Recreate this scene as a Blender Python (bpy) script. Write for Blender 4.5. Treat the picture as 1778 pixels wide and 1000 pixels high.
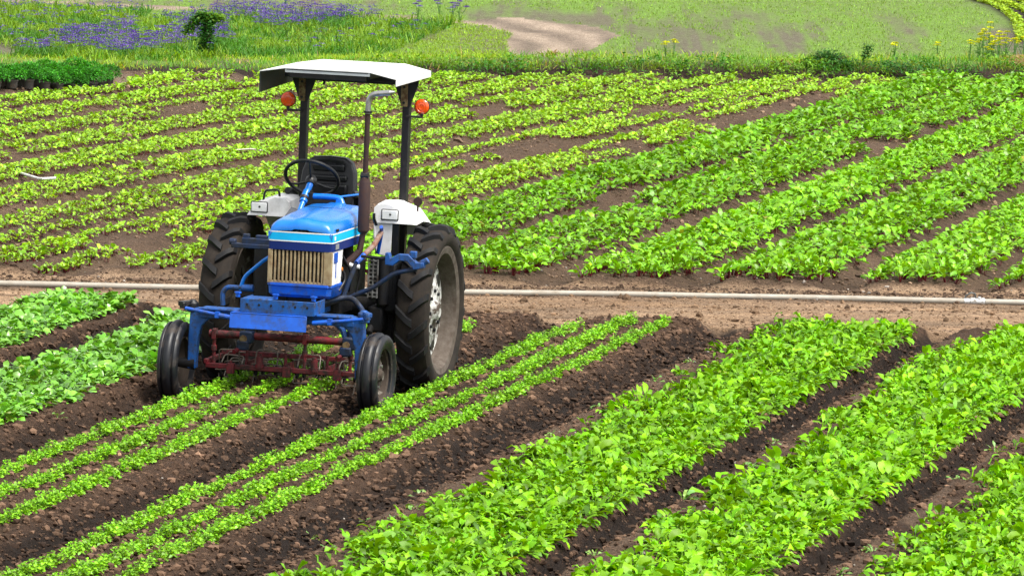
import bpy, bmesh, math, random
import numpy as np
from mathutils import Vector, Matrix

for _o in list(bpy.data.objects):
    bpy.data.objects.remove(_o, do_unlink=True)
SC = bpy.context.scene
COL = SC.collection
R = math.radians
rng = np.random.default_rng(7)
random.seed(7)

# ------------------------------------------------------------------ camera
CAM_H, PITCH, ROLL = 5.87, R(5.85), R(2.25)
cam = bpy.data.cameras.new('camera')
cam.sensor_width = 36.0
cam.lens = 36.0 * 11300.0 / 1778.0
cam.clip_start, cam.clip_end = 1.0, 9000.0
camo = bpy.data.objects.new('camera', cam)
COL.objects.link(camo)
_f = Vector((0, math.cos(PITCH), -math.sin(PITCH)))
_r = Vector((1, 0, 0)); _u = _r.cross(_f)
_r2 = _r * math.cos(ROLL) + _u * math.sin(ROLL)
_u2 = _r2.cross(_f)
camo.matrix_world = Matrix(((_r2.x, _u2.x, -_f.x, 0), (_r2.y, _u2.y, -_f.y, 0), (_r2.z, _u2.z, -_f.z, CAM_H), (0, 0, 0, 1)))
SC.camera = camo

# ------------------------------------------------------------------ sky and sun (bright overcast)
SUN_AZ, SUN_EL = R(128), R(62)          # azimuth from +Y clockwise
world = bpy.data.worlds.new('World'); SC.world = world; world.use_nodes = True
wn = world.node_tree; wn.nodes.clear()
sky = wn.nodes.new('ShaderNodeTexSky'); sky.sky_type = 'NISHITA'; sky.sun_disc = False
sky.sun_elevation, sky.sun_rotation = SUN_EL, SUN_AZ
sky.air_density, sky.dust_density, sky.ozone_density = 1.0, 3.0, 1.0
hsv = wn.nodes.new('ShaderNodeHueSaturation'); hsv.inputs['Saturation'].default_value = 0.12
bg = wn.nodes.new('ShaderNodeBackground'); bg.inputs['Strength'].default_value = 0.076
wo = wn.nodes.new('ShaderNodeOutputWorld')
wn.links.new(sky.outputs[0], hsv.inputs['Color']); wn.links.new(hsv.outputs[0], bg.inputs['Color'])
wn.links.new(bg.outputs[0], wo.inputs['Surface'])
sun = bpy.data.lights.new('sun', 'SUN'); sun.energy = 1.5; sun.angle = R(24); sun.color = (1.0, 0.94, 0.84)
suno = bpy.data.objects.new('sun', sun); COL.objects.link(suno)
_sd = Vector((math.sin(SUN_AZ) * math.cos(SUN_EL), math.cos(SUN_AZ) * math.cos(SUN_EL), math.sin(SUN_EL)))
suno.rotation_euler = (-_sd).to_track_quat('-Z', 'Y').to_euler()
suno.location = _sd * 60
vs = SC.view_settings
vs.view_transform = 'Standard'; vs.look = 'None'; vs.gamma = 1.0; vs.use_curve_mapping = False
vs.exposure = 1.78
SC.render.engine = 'CYCLES'
SC.cycles.max_bounces = 8; SC.cycles.diffuse_bounces = 4; SC.cycles.transmission_bounces = 6
SC.cycles.use_denoising = True

# ------------------------------------------------------------------ helpers: tagging
def tag(o, label=None, cat=None, group=None, kind=None):
    if label: o['label'] = label
    if cat: o['category'] = cat
    if group: o['group'] = group
    if kind: o['kind'] = kind
    return o

def empty(name, loc=(0, 0, 0), rz=0.0, parent=None):
    o = bpy.data.objects.new(name, None); COL.objects.link(o)
    o.empty_display_size = 0.1
    o.location = loc; o.rotation_euler = (0, 0, rz)
    if parent: o.parent = parent
    return o

def link(name, mesh, parent=None, loc=None):
    o = bpy.data.objects.new(name, mesh); COL.objects.link(o)
    if parent: o.parent = parent
    if loc is not None: o.location = loc
    return o

# ------------------------------------------------------------------ helpers: noise
def _hash(ix, iy, seed):
    h = (ix.astype(np.int64) * 374761393 + iy.astype(np.int64) * 668265263 + seed * 974634777) & 0x7fffffff
    h = ((h ^ (h >> 13)) * 1274126177) & 0x7fffffff
    return ((h ^ (h >> 16)) & 0xffff) / 65535.0

def vnoise(x, y, seed=0):
    x = np.asarray(x, float); y = np.asarray(y, float)
    ix = np.floor(x); iy = np.floor(y); fx = x - ix; fy = y - iy
    fx = fx * fx * (3 - 2 * fx); fy = fy * fy * (3 - 2 * fy)
    a = _hash(ix, iy, seed); b = _hash(ix + 1, iy, seed); c = _hash(ix, iy + 1, seed); d = _hash(ix + 1, iy + 1, seed)
    return (a * (1 - fx) + b * fx) * (1 - fy) + (c * (1 - fx) + d * fx) * fy

def fbm(x, y, seed=0, octv=4, gain=0.55):
    t = 0; amp = 1; tot = 0
    for k in range(octv):
        t = t + amp * vnoise(x * 2 ** k + 17.3 * k, y * 2 ** k - 9.1 * k, seed + k); tot += amp; amp *= gain
    return t / tot

def sstep(a, b, x):
    t = np.clip((x - a) / (b - a), 0, 1)
    return t * t * (3 - 2 * t)

# ------------------------------------------------------------------ field layout (metres)
TRX, TRY, TRYAW = -1.365, 49.35, R(13.0)        # tractor: middle of the rear axle on the ground
ROWA = R(12.8)                                  # all rows run at this angle to +Y
RD = np.array([math.sin(ROWA), math.cos(ROWA)]); RN = np.array([math.cos(ROWA), -math.sin(ROWA)])
def to_row(x, y):
    dx = np.asarray(x) - TRX; dy = np.asarray(y) - TRY
    return dx * RD[0] + dy * RD[1], dx * RN[0] + dy * RN[1]
def from_row(s, c):
    s = np.asarray(s, float); c = np.asarray(c, float)
    return TRX + s * RD[0] + c * RN[0], TRY + s * RD[1] + c * RN[1]

NEAR_BEDS = [(-10.9, -10.2), (-9.4, -8.5), (-7.85, -6.95), (-6.3, -5.4), (-4.85, -4.05), (-3.42, -2.5), (-2.14, -1.12), (-0.5, 0.42),
             (0.98, 1.74), (2.4, 3.64), (3.95, 5.16), (5.45, 6.7), (7.0, 8.2), (8.55, 9.75), (10.1, 11.3)]
BED_H = 0.13
def near_profile(c):
    """1 on the planted bed tops, 0 at the bottom of the wheel furrows"""
    h = np.zeros_like(c)
    for i, (a, b) in enumerate(NEAR_BEDS):
        pa = NEAR_BEDS[i - 1][1] if i else a - 0.5
        nb = NEAR_BEDS[i + 1][0] if i + 1 < len(NEAR_BEDS) else b + 0.5
        ma, mb = (pa + a) / 2, (b + nb) / 2
        h = np.maximum(h, sstep(ma + 0.05, a + 0.03, c) * sstep(mb - 0.05, b - 0.03, c))
    return h

FAR_F = np.array([-19.1, -18.1, -17.1, -16.1, -15.1, -14.2, -13.3, -12.5, -11.7, -10.8, -9.9, -9.05, -8.15, -7.18, -6.2, -5.15, -4.15, -3.1, -2.15, -1.05, 0.16, 1.2, 2.37, 3.5, 4.65, 5.8, 6.95, 8.1, 9.25])
def far_drift(c):
    return np.interp(c, [-11, -8, -5, -3, -1, 1, 3], [0.10, 0.10, 0.085, 0.05, 0.03, 0.01, 0.0])
def far_c(s, cc):
    return cc + far_drift(cc) * (s - 20)
def far_u(s, c):
    """how far (m) from the nearest furrow of the beet field"""
    cc = c - far_drift(c) * (s - 20)
    return np.min(np.abs(cc[..., None] - FAR_F), axis=-1) if cc.ndim == 1 else np.min(np.stack([np.abs(cc - f) for f in FAR_F]), axis=0)

def road_near(x): return 53.95 + 0.09 * x + 0.25 * (fbm(np.asarray(x) * 0.9, np.asarray(x) * 0 + 3, 5, 3) - 0.5)
def pipe_y(x): return 56.12 + 0.207 * x
def field_front(x): return 57.03 + 0.21 * x
_bx = [-40, -14, -6.31, -5.09, -3.34, -1.15, 0.73, 3.02, 5.42, 6.86, 14, 40]
_by = [68, 77.5, 81.6, 82.6, 83.2, 84.3, 84.95, 85.9, 87.3, 88.2, 92, 100]
def bank_y(x): return np.interp(x, _bx, _by) - 1.7 + 0.35 * (fbm(np.asarray(x) * 1.3, np.asarray(x) * 0, 11, 3) - 0.5)

TRACK = np.array([(-0.85, 94.29), (-0.15, 94.88), (0.44, 94.43), (1.11, 93.91), (1.37, 91.84), (1.06, 89.4), (0.62, 86.2), (0.19, 85.7), (-0.12, 86.6), (-0.21, 89.85), (-0.13, 91.42), (-0.47, 92.91), (-0.84, 93.34), (-1.72, 93.5), (-3.39, 93.8), (-9, 94.2), (-30, 94), (-30, 95.4), (-9, 95.2), (-3.42, 94.8), (-1.73, 94.5)])
def in_poly(x, y, poly):
    ins = np.zeros(x.shape, bool); n = len(poly)
    for i in range(n):
        x0, y0 = poly[i]; x1, y1 = poly[(i + 1) % n]
        if y0 == y1: continue
        cond = ((y0 > y) != (y1 > y)) & (x < (x1 - x0) * (y - y0) / (y1 - y0) + x0)
        ins ^= cond
    return ins

def height(x, y, rough=True):
    x = np.asarray(x, float); y = np.asarray(y, float)
    s, c = to_row(x, y)
    # near beds
    prof = near_profile(c)
    lump = fbm(c * 5.5, s * 4.0, 21, 4) - 0.5
    fine = fbm(c * 22, s * 16, 31, 3) - 0.5
    shoulder = 1 - np.abs(prof * 2 - 1)
    ridge = 1 - np.abs(2 * fbm(c * 9, s * 7, 25, 3) - 1) * 2
    zn = BED_H * prof + lump * (0.055 + 0.075 * shoulder) + fine * (0.05 + 0.03 * shoulder) + 0.022 * ridge * (0.3 + shoulder)
    # wheel lines of the tractor are pressed flat
    press = np.exp(-((np.abs(c) - 0.77) / 0.15) ** 2) * sstep(-0.6, 0.0, s) * sstep(7, 6, s)
    zn = zn * (1 - press) - 0.01 * press
    # road
    dr = y - pipe_y(x)
    zr = 0.07 + 0.025 * np.sin(dr * 4.2 + 0.6) * np.exp(-((dr + 1.2) / 1.0) ** 2) + 0.03 * (fbm(x * 3, y * 6, 41, 4) - 0.5) + 0.03 * (fbm(x * .8, y * 2.5, 43, 2) - 0.5)
    strip = np.exp(-((dr - 0.05) / 0.25) ** 2)
    zr = zr + strip * (0.03 * (fbm(x * 9, y * 9, 45, 3) - 0.5) - 0.015)
    # beet field
    u = far_u(s, c)
    zf = 0.04 + 0.09 * sstep(0.05, 0.3, u) + 0.03 * (fbm(x * 6, y * 5, 51, 4) - 0.5)
    # bank and the land behind
    db = y - bank_y(x)
    rt = sstep(-3.5, 0.0, x)
    zb = 0.06 + (0.05 + 0.05 * rt) * sstep(-0.15, 0.2, db) + (0.02 + 0.04 * rt) * sstep(0.2, 1.2, db) - (0.05 + 0.08 * rt) * sstep(1.6, 3.4, db) + 0.06 * (fbm(x * 1.3, y * 1.3, 61, 4) - 0.5) * sstep(-.3, .3, db)
    w1 = sstep(-0.12, 0.25, y - road_near(x))
    w2 = sstep(-0.15, 0.15, y - field_front(x))
    w3 = sstep(-0.4, -0.1, db)
    z = zn * (1 - w1) + zr * w1
    z = z * (1 - w2) + zf * w2
    z = z * (1 - w3) + zb * w3
    far = sstep(150, 600, np.hypot(x, y))
    return z * (1 - far) + far * 0.1

# ------------------------------------------------------------------ helpers: meshes
def np_mesh(name, V, F, mat, col=None, smooth=True):
    """V (n,3), F (m,3) or (m,4) arrays -> mesh; col (n,3) point colour"""
    me = bpy.data.meshes.new(name)
    V = np.ascontiguousarray(V, np.float32); F = np.ascontiguousarray(F, np.int32)
    k = F.shape[1]
    me.vertices.add(len(V)); me.vertices.foreach_set('co', V.ravel())
    me.loops.add(F.size); me.loops.foreach_set('vertex_index', F.ravel())
    me.polygons.add(len(F))
    me.polygons.foreach_set('loop_start', np.arange(0, F.size, k, dtype=np.int32))
    me.polygons.foreach_set('use_smooth', np.full(len(F), smooth, bool))
    me.update(calc_edges=True)
    if col is not None:
        ca = me.color_attributes.new('tint', 'FLOAT_COLOR', 'POINT')
        c4 = np.ones((len(V), 4), np.float32); c4[:, :3] = col
        ca.data.foreach_set('color', c4.ravel())
    if mat: me.materials.append(mat)
    return me

def leaf_batch(base, az, el, L, W, droop=0.9, pet=0.0, pet_el=None, fold=0.25, wav=0.0, nring=3, prof=None, roll=None,
               col=(0.1, 0.3, 0.02), pcol=None, pw=0.004, vary=0.25, yell=0.25, rg=rng):
    """many leaves at once: stalk, folded blade that arches over. Returns V, F, C"""
    base = np.atleast_2d(np.asarray(base, float)); N = len(base)
    f = lambda v: np.broadcast_to(np.asarray(v, float), (N,)).copy()
    az, el, L, W, droop, pet, fold = map(f, (az, el, L, W, droop, pet, fold))
    pel = f(el + 0.25 if pet_el is None else pet_el)
    roll = rg.normal(0, 0.3, N) if roll is None else f(roll)
    d = np.stack([np.cos(az), np.sin(az), np.zeros(N)], 1)
    sd = np.stack([-np.sin(az), np.cos(az), np.zeros(N)], 1); up = np.array([0, 0, 1.0])
    p0 = base; p1 = base + (pet * np.cos(pel))[:, None] * d + (pet * np.sin(pel))[:, None] * up
    side = sd * np.cos(roll)[:, None] + up * np.sin(roll)[:, None]
    ts = np.array([0] + list({1: [0.5], 2: [0.33, 0.72], 3: [0.22, 0.52, 0.82]}[nring]) + [1.0])
    if prof is None: prof = {1: [1.0], 2: [1.0, 0.8], 3: [0.72, 1.0, 0.66]}[nring]
    vs_ = []; pts = [p1]
    for i in range(1, len(ts)):
        tm = (ts[i] + ts[i - 1]) / 2; a = el - droop * tm; dl = L * (ts[i] - ts[i - 1])
        pts.append(pts[-1] + (dl * np.cos(a))[:, None] * d + (dl * np.sin(a))[:, None] * up)
    has_p = bool(np.any(pet > 0))
    if has_p:
        vs_ += [p0 - sd * pw * 1.3, p0 + sd * pw * 1.3, p1 - sd * pw, p1 + sd * pw]
    vs_.append(p1)
    for i in range(nring):
        m = pts[i + 1]; a = el - droop * ts[i + 1]
        nrm = np.stack([-np.sin(a) * d[:, 0], -np.sin(a) * d[:, 1], np.cos(a)], 1)
        w = (W * 0.5 * prof[i])[:, None]
        lift = (np.tan(fold) * W * 0.5 * prof[i])[:, None]
        j1 = (rg.normal(0, 1, N) * wav * W)[:, None]; j2 = (rg.normal(0, 1, N) * wav * W)[:, None]
        vs_ += [m - side * w + nrm * (lift + j1), m, m + side * w + nrm * (lift + j2)]
    vs_.append(pts[-1] + side * (rg.normal(0, 1, N) * wav * W)[:, None])
    k = len(vs_)
    V = np.stack(vs_, 1).reshape(-1, 3)
    t = []; b = 4 if has_p else 0
    if has_p: t += [(0, 1, 3), (0, 3, 2)]
    q = b + 1
    t += [(b, q + 1, q), (b, q + 2, q + 1)]
    for i in range(nring - 1):
        a0 = q + 3 * i; a1 = a0 + 3
        t += [(a0, a0 + 1, a1 + 1), (a0, a1 + 1, a1), (a0 + 1, a0 + 2, a1 + 2), (a0 + 1, a1 + 2, a1 + 1)]
    e = q + 3 * (nring - 1); t += [(e, e + 1, e + 3), (e + 1, e + 2, e + 3)]
    T = np.array(t)
    F = (np.arange(N)[:, None, None] * k + T[None]).reshape(-1, 3)
    col = np.broadcast_to(np.asarray(col, float), (N, 3)).copy()
    br = np.exp(rg.normal(0, vary, N)); yl = rg.random(N) * yell
    lc = col * br[:, None]; old = rg.random(N) < 0.007; lc[old] = np.array([0.24, 0.34, 0.04]) * br[old, None] * (col.mean() / .19); lc[:, 0] *= 1 + 1.2 * yl; lc[:, 2] *= 1 - 0.5 * yl
    C = np.repeat(lc[:, None, :], k, 1)
    if has_p and pcol is not None: C[:, :4] = np.asarray(pcol)
    return V, F, C.reshape(-1, 3)

def join(parts):
    o = 0; Vs, Fs, Cs = [], [], []
    for V, F, C in parts:
        Vs.append(V); Fs.append(F + o); Cs.append(C); o += len(V)
    return np.concatenate(Vs), np.concatenate(Fs), np.concatenate(Cs)

class MB:
    """collects simple solids into one mesh"""
    def __init__(s): s.v = []; s.f = []
    def add(s, vs_, fs_):
        o = len(s.v); s.v += [tuple(p) for p in vs_]; s.f += [tuple(i + o for i in f) for f in fs_]; return s
    def box(s, c, d, rot=None, taper=None):
        hx, hy, hz = d[0] / 2, d[1] / 2, d[2] / 2
        vs_ = [Vector((sx * hx, sy * hy, sz * hz)) for sz in (-1, 1) for sy in (-1, 1) for sx in (-1, 1)]
        if taper:
            for v in vs_:
                if v.z > 0: v.x *= taper[0]; v.y *= taper[1]
        if rot is not None:
            m = rot if isinstance(rot, Matrix) else Matrix.Rotation(rot[1], 3, rot[0])
            vs_ = [m @ v for v in vs_]
        c = Vector(c)
        return s.add([v + c for v in vs_], [(0, 2, 3, 1), (4, 5, 7, 6), (0, 1, 5, 4), (2, 6, 7, 3), (0, 4, 6, 2), (1, 3, 7, 5)])
    def tube(s, path, r, n=10, caps=True, closed=False):
        P = [Vector(p) for p in path]; m = len(P)
        rr = r if isinstance(r, (list, tuple)) else [r] * m
        rings = []; last = None
        for i in range(m):
            if closed: t = (P[(i + 1) % m] - P[i - 1]).normalized()
            else: t = (P[min(i + 1, m - 1)] - P[max(i - 1, 0)]).normalized()
            if last is None:
                a = Vector((0, 0, 1)) if abs(t.z) < 0.9 else Vector((1, 0, 0))
                nx = t.cross(a).normalized()
            else: nx = (last - t * last.dot(t)).normalized()
            last = nx; ny = t.cross(nx)
            rings.append([P[i] + (nx * math.cos(2 * math.pi * k / n) + ny * math.sin(2 * math.pi * k / n)) * rr[i] for k in range(n)])
        vs_ = [p for ring in rings for p in ring]; fs_ = []
        for i in range(m if closed else m - 1):
            j = (i + 1) % m
            for k in range(n):
                fs_.append((i * n + k, i * n + (k + 1) % n, j * n + (k + 1) % n, j * n + k))
        if caps and not closed: fs_ += [tuple(range(n - 1, -1, -1)), tuple((m - 1) * n + k for k in range(n))]
        return s.add(vs_, fs_)
    def cyl(s, a, b, r, r2=None, n=20): return s.tube([a, b], [r, r if r2 is None else r2], n)
    def lathe(s, prof, n=40, axis='y', c=(0, 0, 0), closed=False):
        """prof: list of (radius, along-axis)"""
        vs_ = []; c = Vector(c)
        for (r, h) in prof:
            for k in range(n):
                a = 2 * math.pi * k / n
                p = {'y': (r * math.cos(a), h, r * math.sin(a)), 'z': (r * math.cos(a), r * math.sin(a), h), 'x': (h, r * math.cos(a), r * math.sin(a))}[axis]
                vs_.append(Vector(p) + c)
        fs_ = []; m = len(prof)
        for i in range(m if closed else m - 1):
            j = (i + 1) % m
            for k in range(n): fs_.append((i * n + k, j * n + k, j * n + (k + 1) % n, i * n + (k + 1) % n))
        return s.add(vs_, fs_)
    def prism(s, poly, plane, a, b):
        """outline in a plane ('xz', 'yz' or 'xy') pushed from a to b along the third axis"""
        def p3(u, v, w): return {'xz': (u, w, v), 'yz': (w, u, v), 'xy': (u, v, w)}[plane]
        n = len(poly)
        vs_ = [p3(u, v, a) for u, v in poly] + [p3(u, v, b) for u, v in poly]
        fs_ = [tuple(range(n)), tuple(range(2 * n - 1, n - 1, -1))] + [(i, i + n, (i + 1) % n + n, (i + 1) % n) for i in range(n)]
        return s.add(vs_, fs_)
    def mesh(s, name, mat, angle=35):
        me = bpy.data.meshes.new(name); me.from_pydata(s.v, [], s.f)
        bm = bmesh.new(); bm.from_mesh(me); bmesh.ops.recalc_face_normals(bm, faces=bm.faces); bm.to_mesh(me); bm.free()
        for p in me.polygons: p.use_smooth = True
        me.set_sharp_from_angle(angle=R(angle))
        if mat: me.materials.append(mat)
        return me
    def build(s, name, mat, parent=None, loc=None, bevel=0.0, angle=35):
        o = link(name, s.mesh(name, mat, angle), parent, loc)
        if bevel:
            m = o.modifiers.new('edge', 'BEVEL'); m.width = bevel; m.segments = 2; m.limit_method = 'ANGLE'; m.angle_limit = R(40)
        return o

def bend(pts, rad=0.03, n=4):
    """rounds the corners of a polyline"""
    P = [Vector(p) for p in pts]; out = [P[0]]
    for i in range(1, len(P) - 1):
        a = (P[i - 1] - P[i]); b = (P[i + 1] - P[i]); r = min(rad, a.length * .45, b.length * .45)
        A = P[i] + a.normalized() * r; B = P[i] + b.normalized() * r
        for k in range(n + 1):
            t = k / n; out.append(A * (1 - t) ** 2 + P[i] * 2 * t * (1 - t) + B * t * t)
    return out + [P[-1]]

# ------------------------------------------------------------------ materials
def nt(name):
    m = bpy.data.materials.new(name); m.use_nodes = True
    t = m.node_tree; t.nodes.clear()
    out = t.nodes.new('ShaderNodeOutputMaterial'); b = t.nodes.new('ShaderNodeBsdfPrincipled')
    t.links.new(b.outputs[0], out.inputs[0])
    return m, t, b, out

def noise(t, scale, detail=4, rough=0.6, coord='Object', vec=None):
    if vec is None:
        tc = t.nodes.new('ShaderNodeTexCoord'); vec = tc.outputs[coord]
    n = t.nodes.new('ShaderNodeTexNoise'); n.inputs['Scale'].default_value = scale
    n.inputs['Detail'].default_value = detail; n.inputs['Roughness'].default_value = rough
    t.links.new(vec, n.inputs['Vector'])
    return n.outputs['Fac']

def ramp(t, fac, a, b, ca=(0, 0, 0), cb=(1, 1, 1)):
    r = t.nodes.new('ShaderNodeValToRGB'); r.color_ramp.elements[0].position = a; r.color_ramp.elements[1].position = b
    r.color_ramp.elements[0].color = (*ca, 1); r.color_ramp.elements[1].color = (*cb, 1)
    t.links.new(fac, r.inputs[0]); return r.outputs[0]

def mix(t, fac, a, b, mode='MIX'):
    m = t.nodes.new('ShaderNodeMix'); m.data_type = 'RGBA'; m.blend_type = mode
    for sock, v in ((m.inputs[0], fac), (m.inputs[6], a), (m.inputs[7], b)):
        if isinstance(v, (int, float)): sock.default_value = v
        elif isinstance(v, tuple): sock.default_value = (*v, 1)
        else: t.links.new(v, sock)
    return m.outputs[2]

def bump(t, b, h, strength, dist):
    n = t.nodes.new('ShaderNodeBump'); n.inputs['Strength'].default_value = strength; n.inputs['Distance'].default_value = dist
    t.links.new(h, n.inputs['Height']); t.links.new(n.outputs[0], b.inputs['Normal'])

def surf(name, col, rough=0.5, metal=0.0, dirt=0.0, dcol=(0.12, 0.085, 0.06), dscale=14, vary=0.12, bmp=0.0, coat=0.0, drough=0.9, dsoft=0.12, spec=0.5):
    m, t, b, out = nt(name)
    n1 = noise(t, 9, 3); base = mix(t, ramp(t, n1, 0.3, 0.7), tuple(c * (1 - vary) for c in col), tuple(min(1, c * (1 + vary)) for c in col))
    b.inputs['Roughness'].default_value = rough; b.inputs['Metallic'].default_value = metal
    b.inputs['Specular IOR Level'].default_value = spec
    if coat: b.inputs['Coat Weight'].default_value = coat; b.inputs['Coat Roughness'].default_value = 0.15
    if dirt > 0:
        n2 = noise(t, dscale, 6, 0.65); c0 = 0.72 - 0.45 * dirt
        mask = ramp(t, n2, c0 - dsoft, c0 + dsoft)
        base = mix(t, mask, base, dcol)
        rr = t.nodes.new('ShaderNodeMapRange'); rr.inputs[3].default_value = rough; rr.inputs[4].default_value = drough
        t.links.new(mask, rr.inputs[0]); t.links.new(rr.outputs[0], b.inputs['Roughness'])
    t.links.new(base, b.inputs['Base Color'])
    if bmp: bump(t, b, noise(t, 60, 4), bmp, 0.004)
    return m

def leaf_mat(name, rough=0.45, trans=0.35, tcol=(1.5, 1.25, 0.35), spec=0.4):
    m, t, b, out = nt(name)
    at = t.nodes.new('ShaderNodeAttribute'); at.attribute_name = 'tint'
    oi = t.nodes.new('ShaderNodeObjectInfo')
    hv = t.nodes.new('ShaderNodeHueSaturation')
    mr = t.nodes.new('ShaderNodeMapRange'); mr.inputs[3].default_value = 0.78; mr.inputs[4].default_value = 1.16
    t.links.new(oi.outputs['Random'], mr.inputs[0]); t.links.new(mr.outputs[0], hv.inputs['Value']); t.links.new(at.outputs['Color'], hv.inputs['Color'])
    t.links.new(hv.outputs[0], b.inputs['Base Color'])
    b.inputs['Roughness'].default_value = rough; b.inputs['Specular IOR Level'].default_value = spec
    tr = t.nodes.new('ShaderNodeBsdfTranslucent')
    t.links.new(mix(t, 1.0, hv.outputs[0], tcol, 'MULTIPLY'), tr.inputs['Color'])
    ms = t.nodes.new('ShaderNodeMixShader'); ms.inputs[0].default_value = trans
    t.links.new(b.outputs[0], ms.inputs[1]); t.links.new(tr.outputs[0], ms.inputs[2]); t.links.new(ms.outputs[0], out.inputs[0])
    return m

def ground_mat():
    m, t, b, out = nt('soil')
    at = t.nodes.new('ShaderNodeAttribute'); at.attribute_name = 'tint'
    geo = t.nodes.new('ShaderNodeNewGeometry')
    n1 = noise(t, 14, 8, 0.7, vec=geo.outputs['Position'])
    n2 = noise(t, 55, 5, 0.7, vec=geo.outputs['Position'])
    c = mix(t, 1.0, at.outputs['Color'], ramp(t, n1, 0.3, 0.72, (0.62, 0.6, 0.58), (1.35, 1.35, 1.35)), 'MULTIPLY')
    c = mix(t, 1.0, c, ramp(t, n2, 0.35, 0.65, (0.45, 0.43, 0.41), (1.6, 1.6, 1.6)), 'MULTIPLY')
    t.links.new(c, b.inputs['Base Color']); b.inputs['Roughness'].default_value = 0.92; b.inputs['Specular IOR Level'].default_value = 0.25
    ad = t.nodes.new('ShaderNodeMath'); ad.operation = 'ADD'; t.links.new(n1, ad.inputs[0]); t.links.new(n2, ad.inputs[1])
    bump(t, b, ad.outputs[0], 1.0, 0.05)
    return m

M_SOIL = ground_mat()
M_LEAF = leaf_mat('salad_leaf', 0.48, 0.22, spec=.3)
M_GLOSSY = leaf_mat('glossy_leaf', 0.30, 0.16, spec=0.7)
M_BEET = leaf_mat('beet_leaf', 0.38, 0.22)
M_HERB = leaf_mat('herb_leaf', 0.42, 0.20)
M_GRASS = leaf_mat('grass_blade', 0.55, 0.35)
M_PETAL = leaf_mat('petal', 0.6, 0.25, (1, 1, 1), 0.2)
def clod_mat():
    m, t, b, out = nt('clod')
    at = t.nodes.new('ShaderNodeAttribute'); at.attribute_name = 'tint'
    n1 = noise(t, 60, 4, 0.7)
    t.links.new(mix(t, 1.0, at.outputs['Color'], ramp(t, n1, 0.3, 0.7, (0.65, 0.65, 0.65), (1.3, 1.3, 1.3)), 'MULTIPLY'), b.inputs['Base Color'])
    b.inputs['Roughness'].default_value = 0.95; b.inputs['Specular IOR Level'].default_value = 0.2
    return m
M_CLOD = clod_mat()

# ------------------------------------------------------------------ the ground, cut into its zones along shared edges
def axis(segs):
    out = []
    for a, b, st in segs:
        n = max(1, int(round((b - a) / st))); out += list(np.linspace(a, b, n, endpoint=False))
    out.append(segs[-1][1]); return np.array(out)
def expo(a, b, n, rev=False):
    g = a + (b - a) * (np.linspace(0, 1, n) ** 3); return g
GX = np.concatenate([(-expo(14, 4000, 22))[::-1][:-1], axis([(-14, -5.2, 0.16), (-5.2, 6.2, 0.027), (6.2, 14, 0.16)])[:-1], expo(14, 4000, 22)])
GY = np.concatenate([np.linspace(-400, 20, 12)[:-1], axis([(20, 38, 1.0), (38, 56, 0.042), (56, 59, 0.05), (59, 70, 0.11), (70, 92, 0.16), (92, 120, 0.4)])[:-1], expo(120, 5000, 24)])
X, Y = np.meshgrid(GX, GY)
Xf, Yf = X.ravel(), Y.ravel()
Zf = height(Xf, Yf)
Sf, Cf = to_row(Xf, Yf)
col = np.zeros((len(Xf), 3))
prof = near_profile(Cf)
big = fbm(Cf * 1.1, Sf * 0.5, 71, 3)
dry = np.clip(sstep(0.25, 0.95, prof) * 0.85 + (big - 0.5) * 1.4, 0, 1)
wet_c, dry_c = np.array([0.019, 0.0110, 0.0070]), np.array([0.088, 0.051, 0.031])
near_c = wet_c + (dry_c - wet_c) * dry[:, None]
for a_ in (2.45, 4.02, 5.52):                       # pale crusted soil along the patchy border of the salad beds
    crust = (np.exp(-((Cf - a_) / 0.16) ** 2) * sstep(.35, .6, fbm(Cf * 3, Sf * 1.5, 75, 3)))[:, None]
    near_c = near_c * (1 - .8 * crust) + np.array([0.165, 0.112, 0.076]) * .8 * crust
st = fbm(Xf * 0.7, (Yf - 0.2 * Xf) * 5.0, 81, 4)
st2 = fbm(Xf * 2.2, (Yf - 0.2 * Xf) * 9.0, 83, 4)
road_c = np.array([0.37, 0.255, 0.165]) * ((0.45 + 1.05 * st) * (0.7 + 0.6 * fbm(Xf * 1.3, (Yf - 0.2 * Xf) * 17.0, 87, 3)))[:, None] + np.array([0.09, 0.03, -0.01]) * (st2 - 0.35)[:, None]
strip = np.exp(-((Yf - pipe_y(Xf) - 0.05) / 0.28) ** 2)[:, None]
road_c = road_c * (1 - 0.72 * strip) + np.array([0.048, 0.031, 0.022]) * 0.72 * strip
uf = far_u(Sf, Cf)
far_c_ = (np.array([0.070, 0.043, 0.027]) + np.array([0.115, 0.079, 0.053]) * fbm(Xf * 1.2, Yf * 0.5, 91, 4)[:, None])
db = Yf - bank_y(Xf)
bank_c = np.array([0.034, 0.020, 0.014]) * (0.7 + 0.8 * fbm(Xf * 2, Yf * 2, 95, 3))[:, None]
gr = fbm(Xf * 1.6, Yf * 0.22, 101, 5); gr2 = 0.5 * fbm(Xf * 9, Yf * 1.3, 103, 4) + 0.5 * fbm(Xf * 11, Yf * 0.16, 107, 3)
k = np.clip((gr - 0.47) * 2.2 + 0.62 + (gr2 - 0.5) * 1.8, 0, 1)
k = k * (1 - 0.9 * sstep(0.8, 0.1, np.hypot((Xf - 0.8) / 1.1, (Yf - 95.5) / 2.6) + .5 * (gr - .5)))
k = k * (1 - 0.55 * sstep(1.0, 0.2, np.hypot((Xf - 2.2) / 1.7, (Yf - 93.5) / 5) + .8 * (gr2 - .5)))          # bare patch by the track
k = np.maximum(k, sstep(97.5, 100.5, Yf) * 0.75)
back_c = np.array([0.175, 0.16, 0.112])[None] * (1 - k)[:, None] + np.array([0.19, 0.325, 0.06])[None] * k[:, None]
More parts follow.
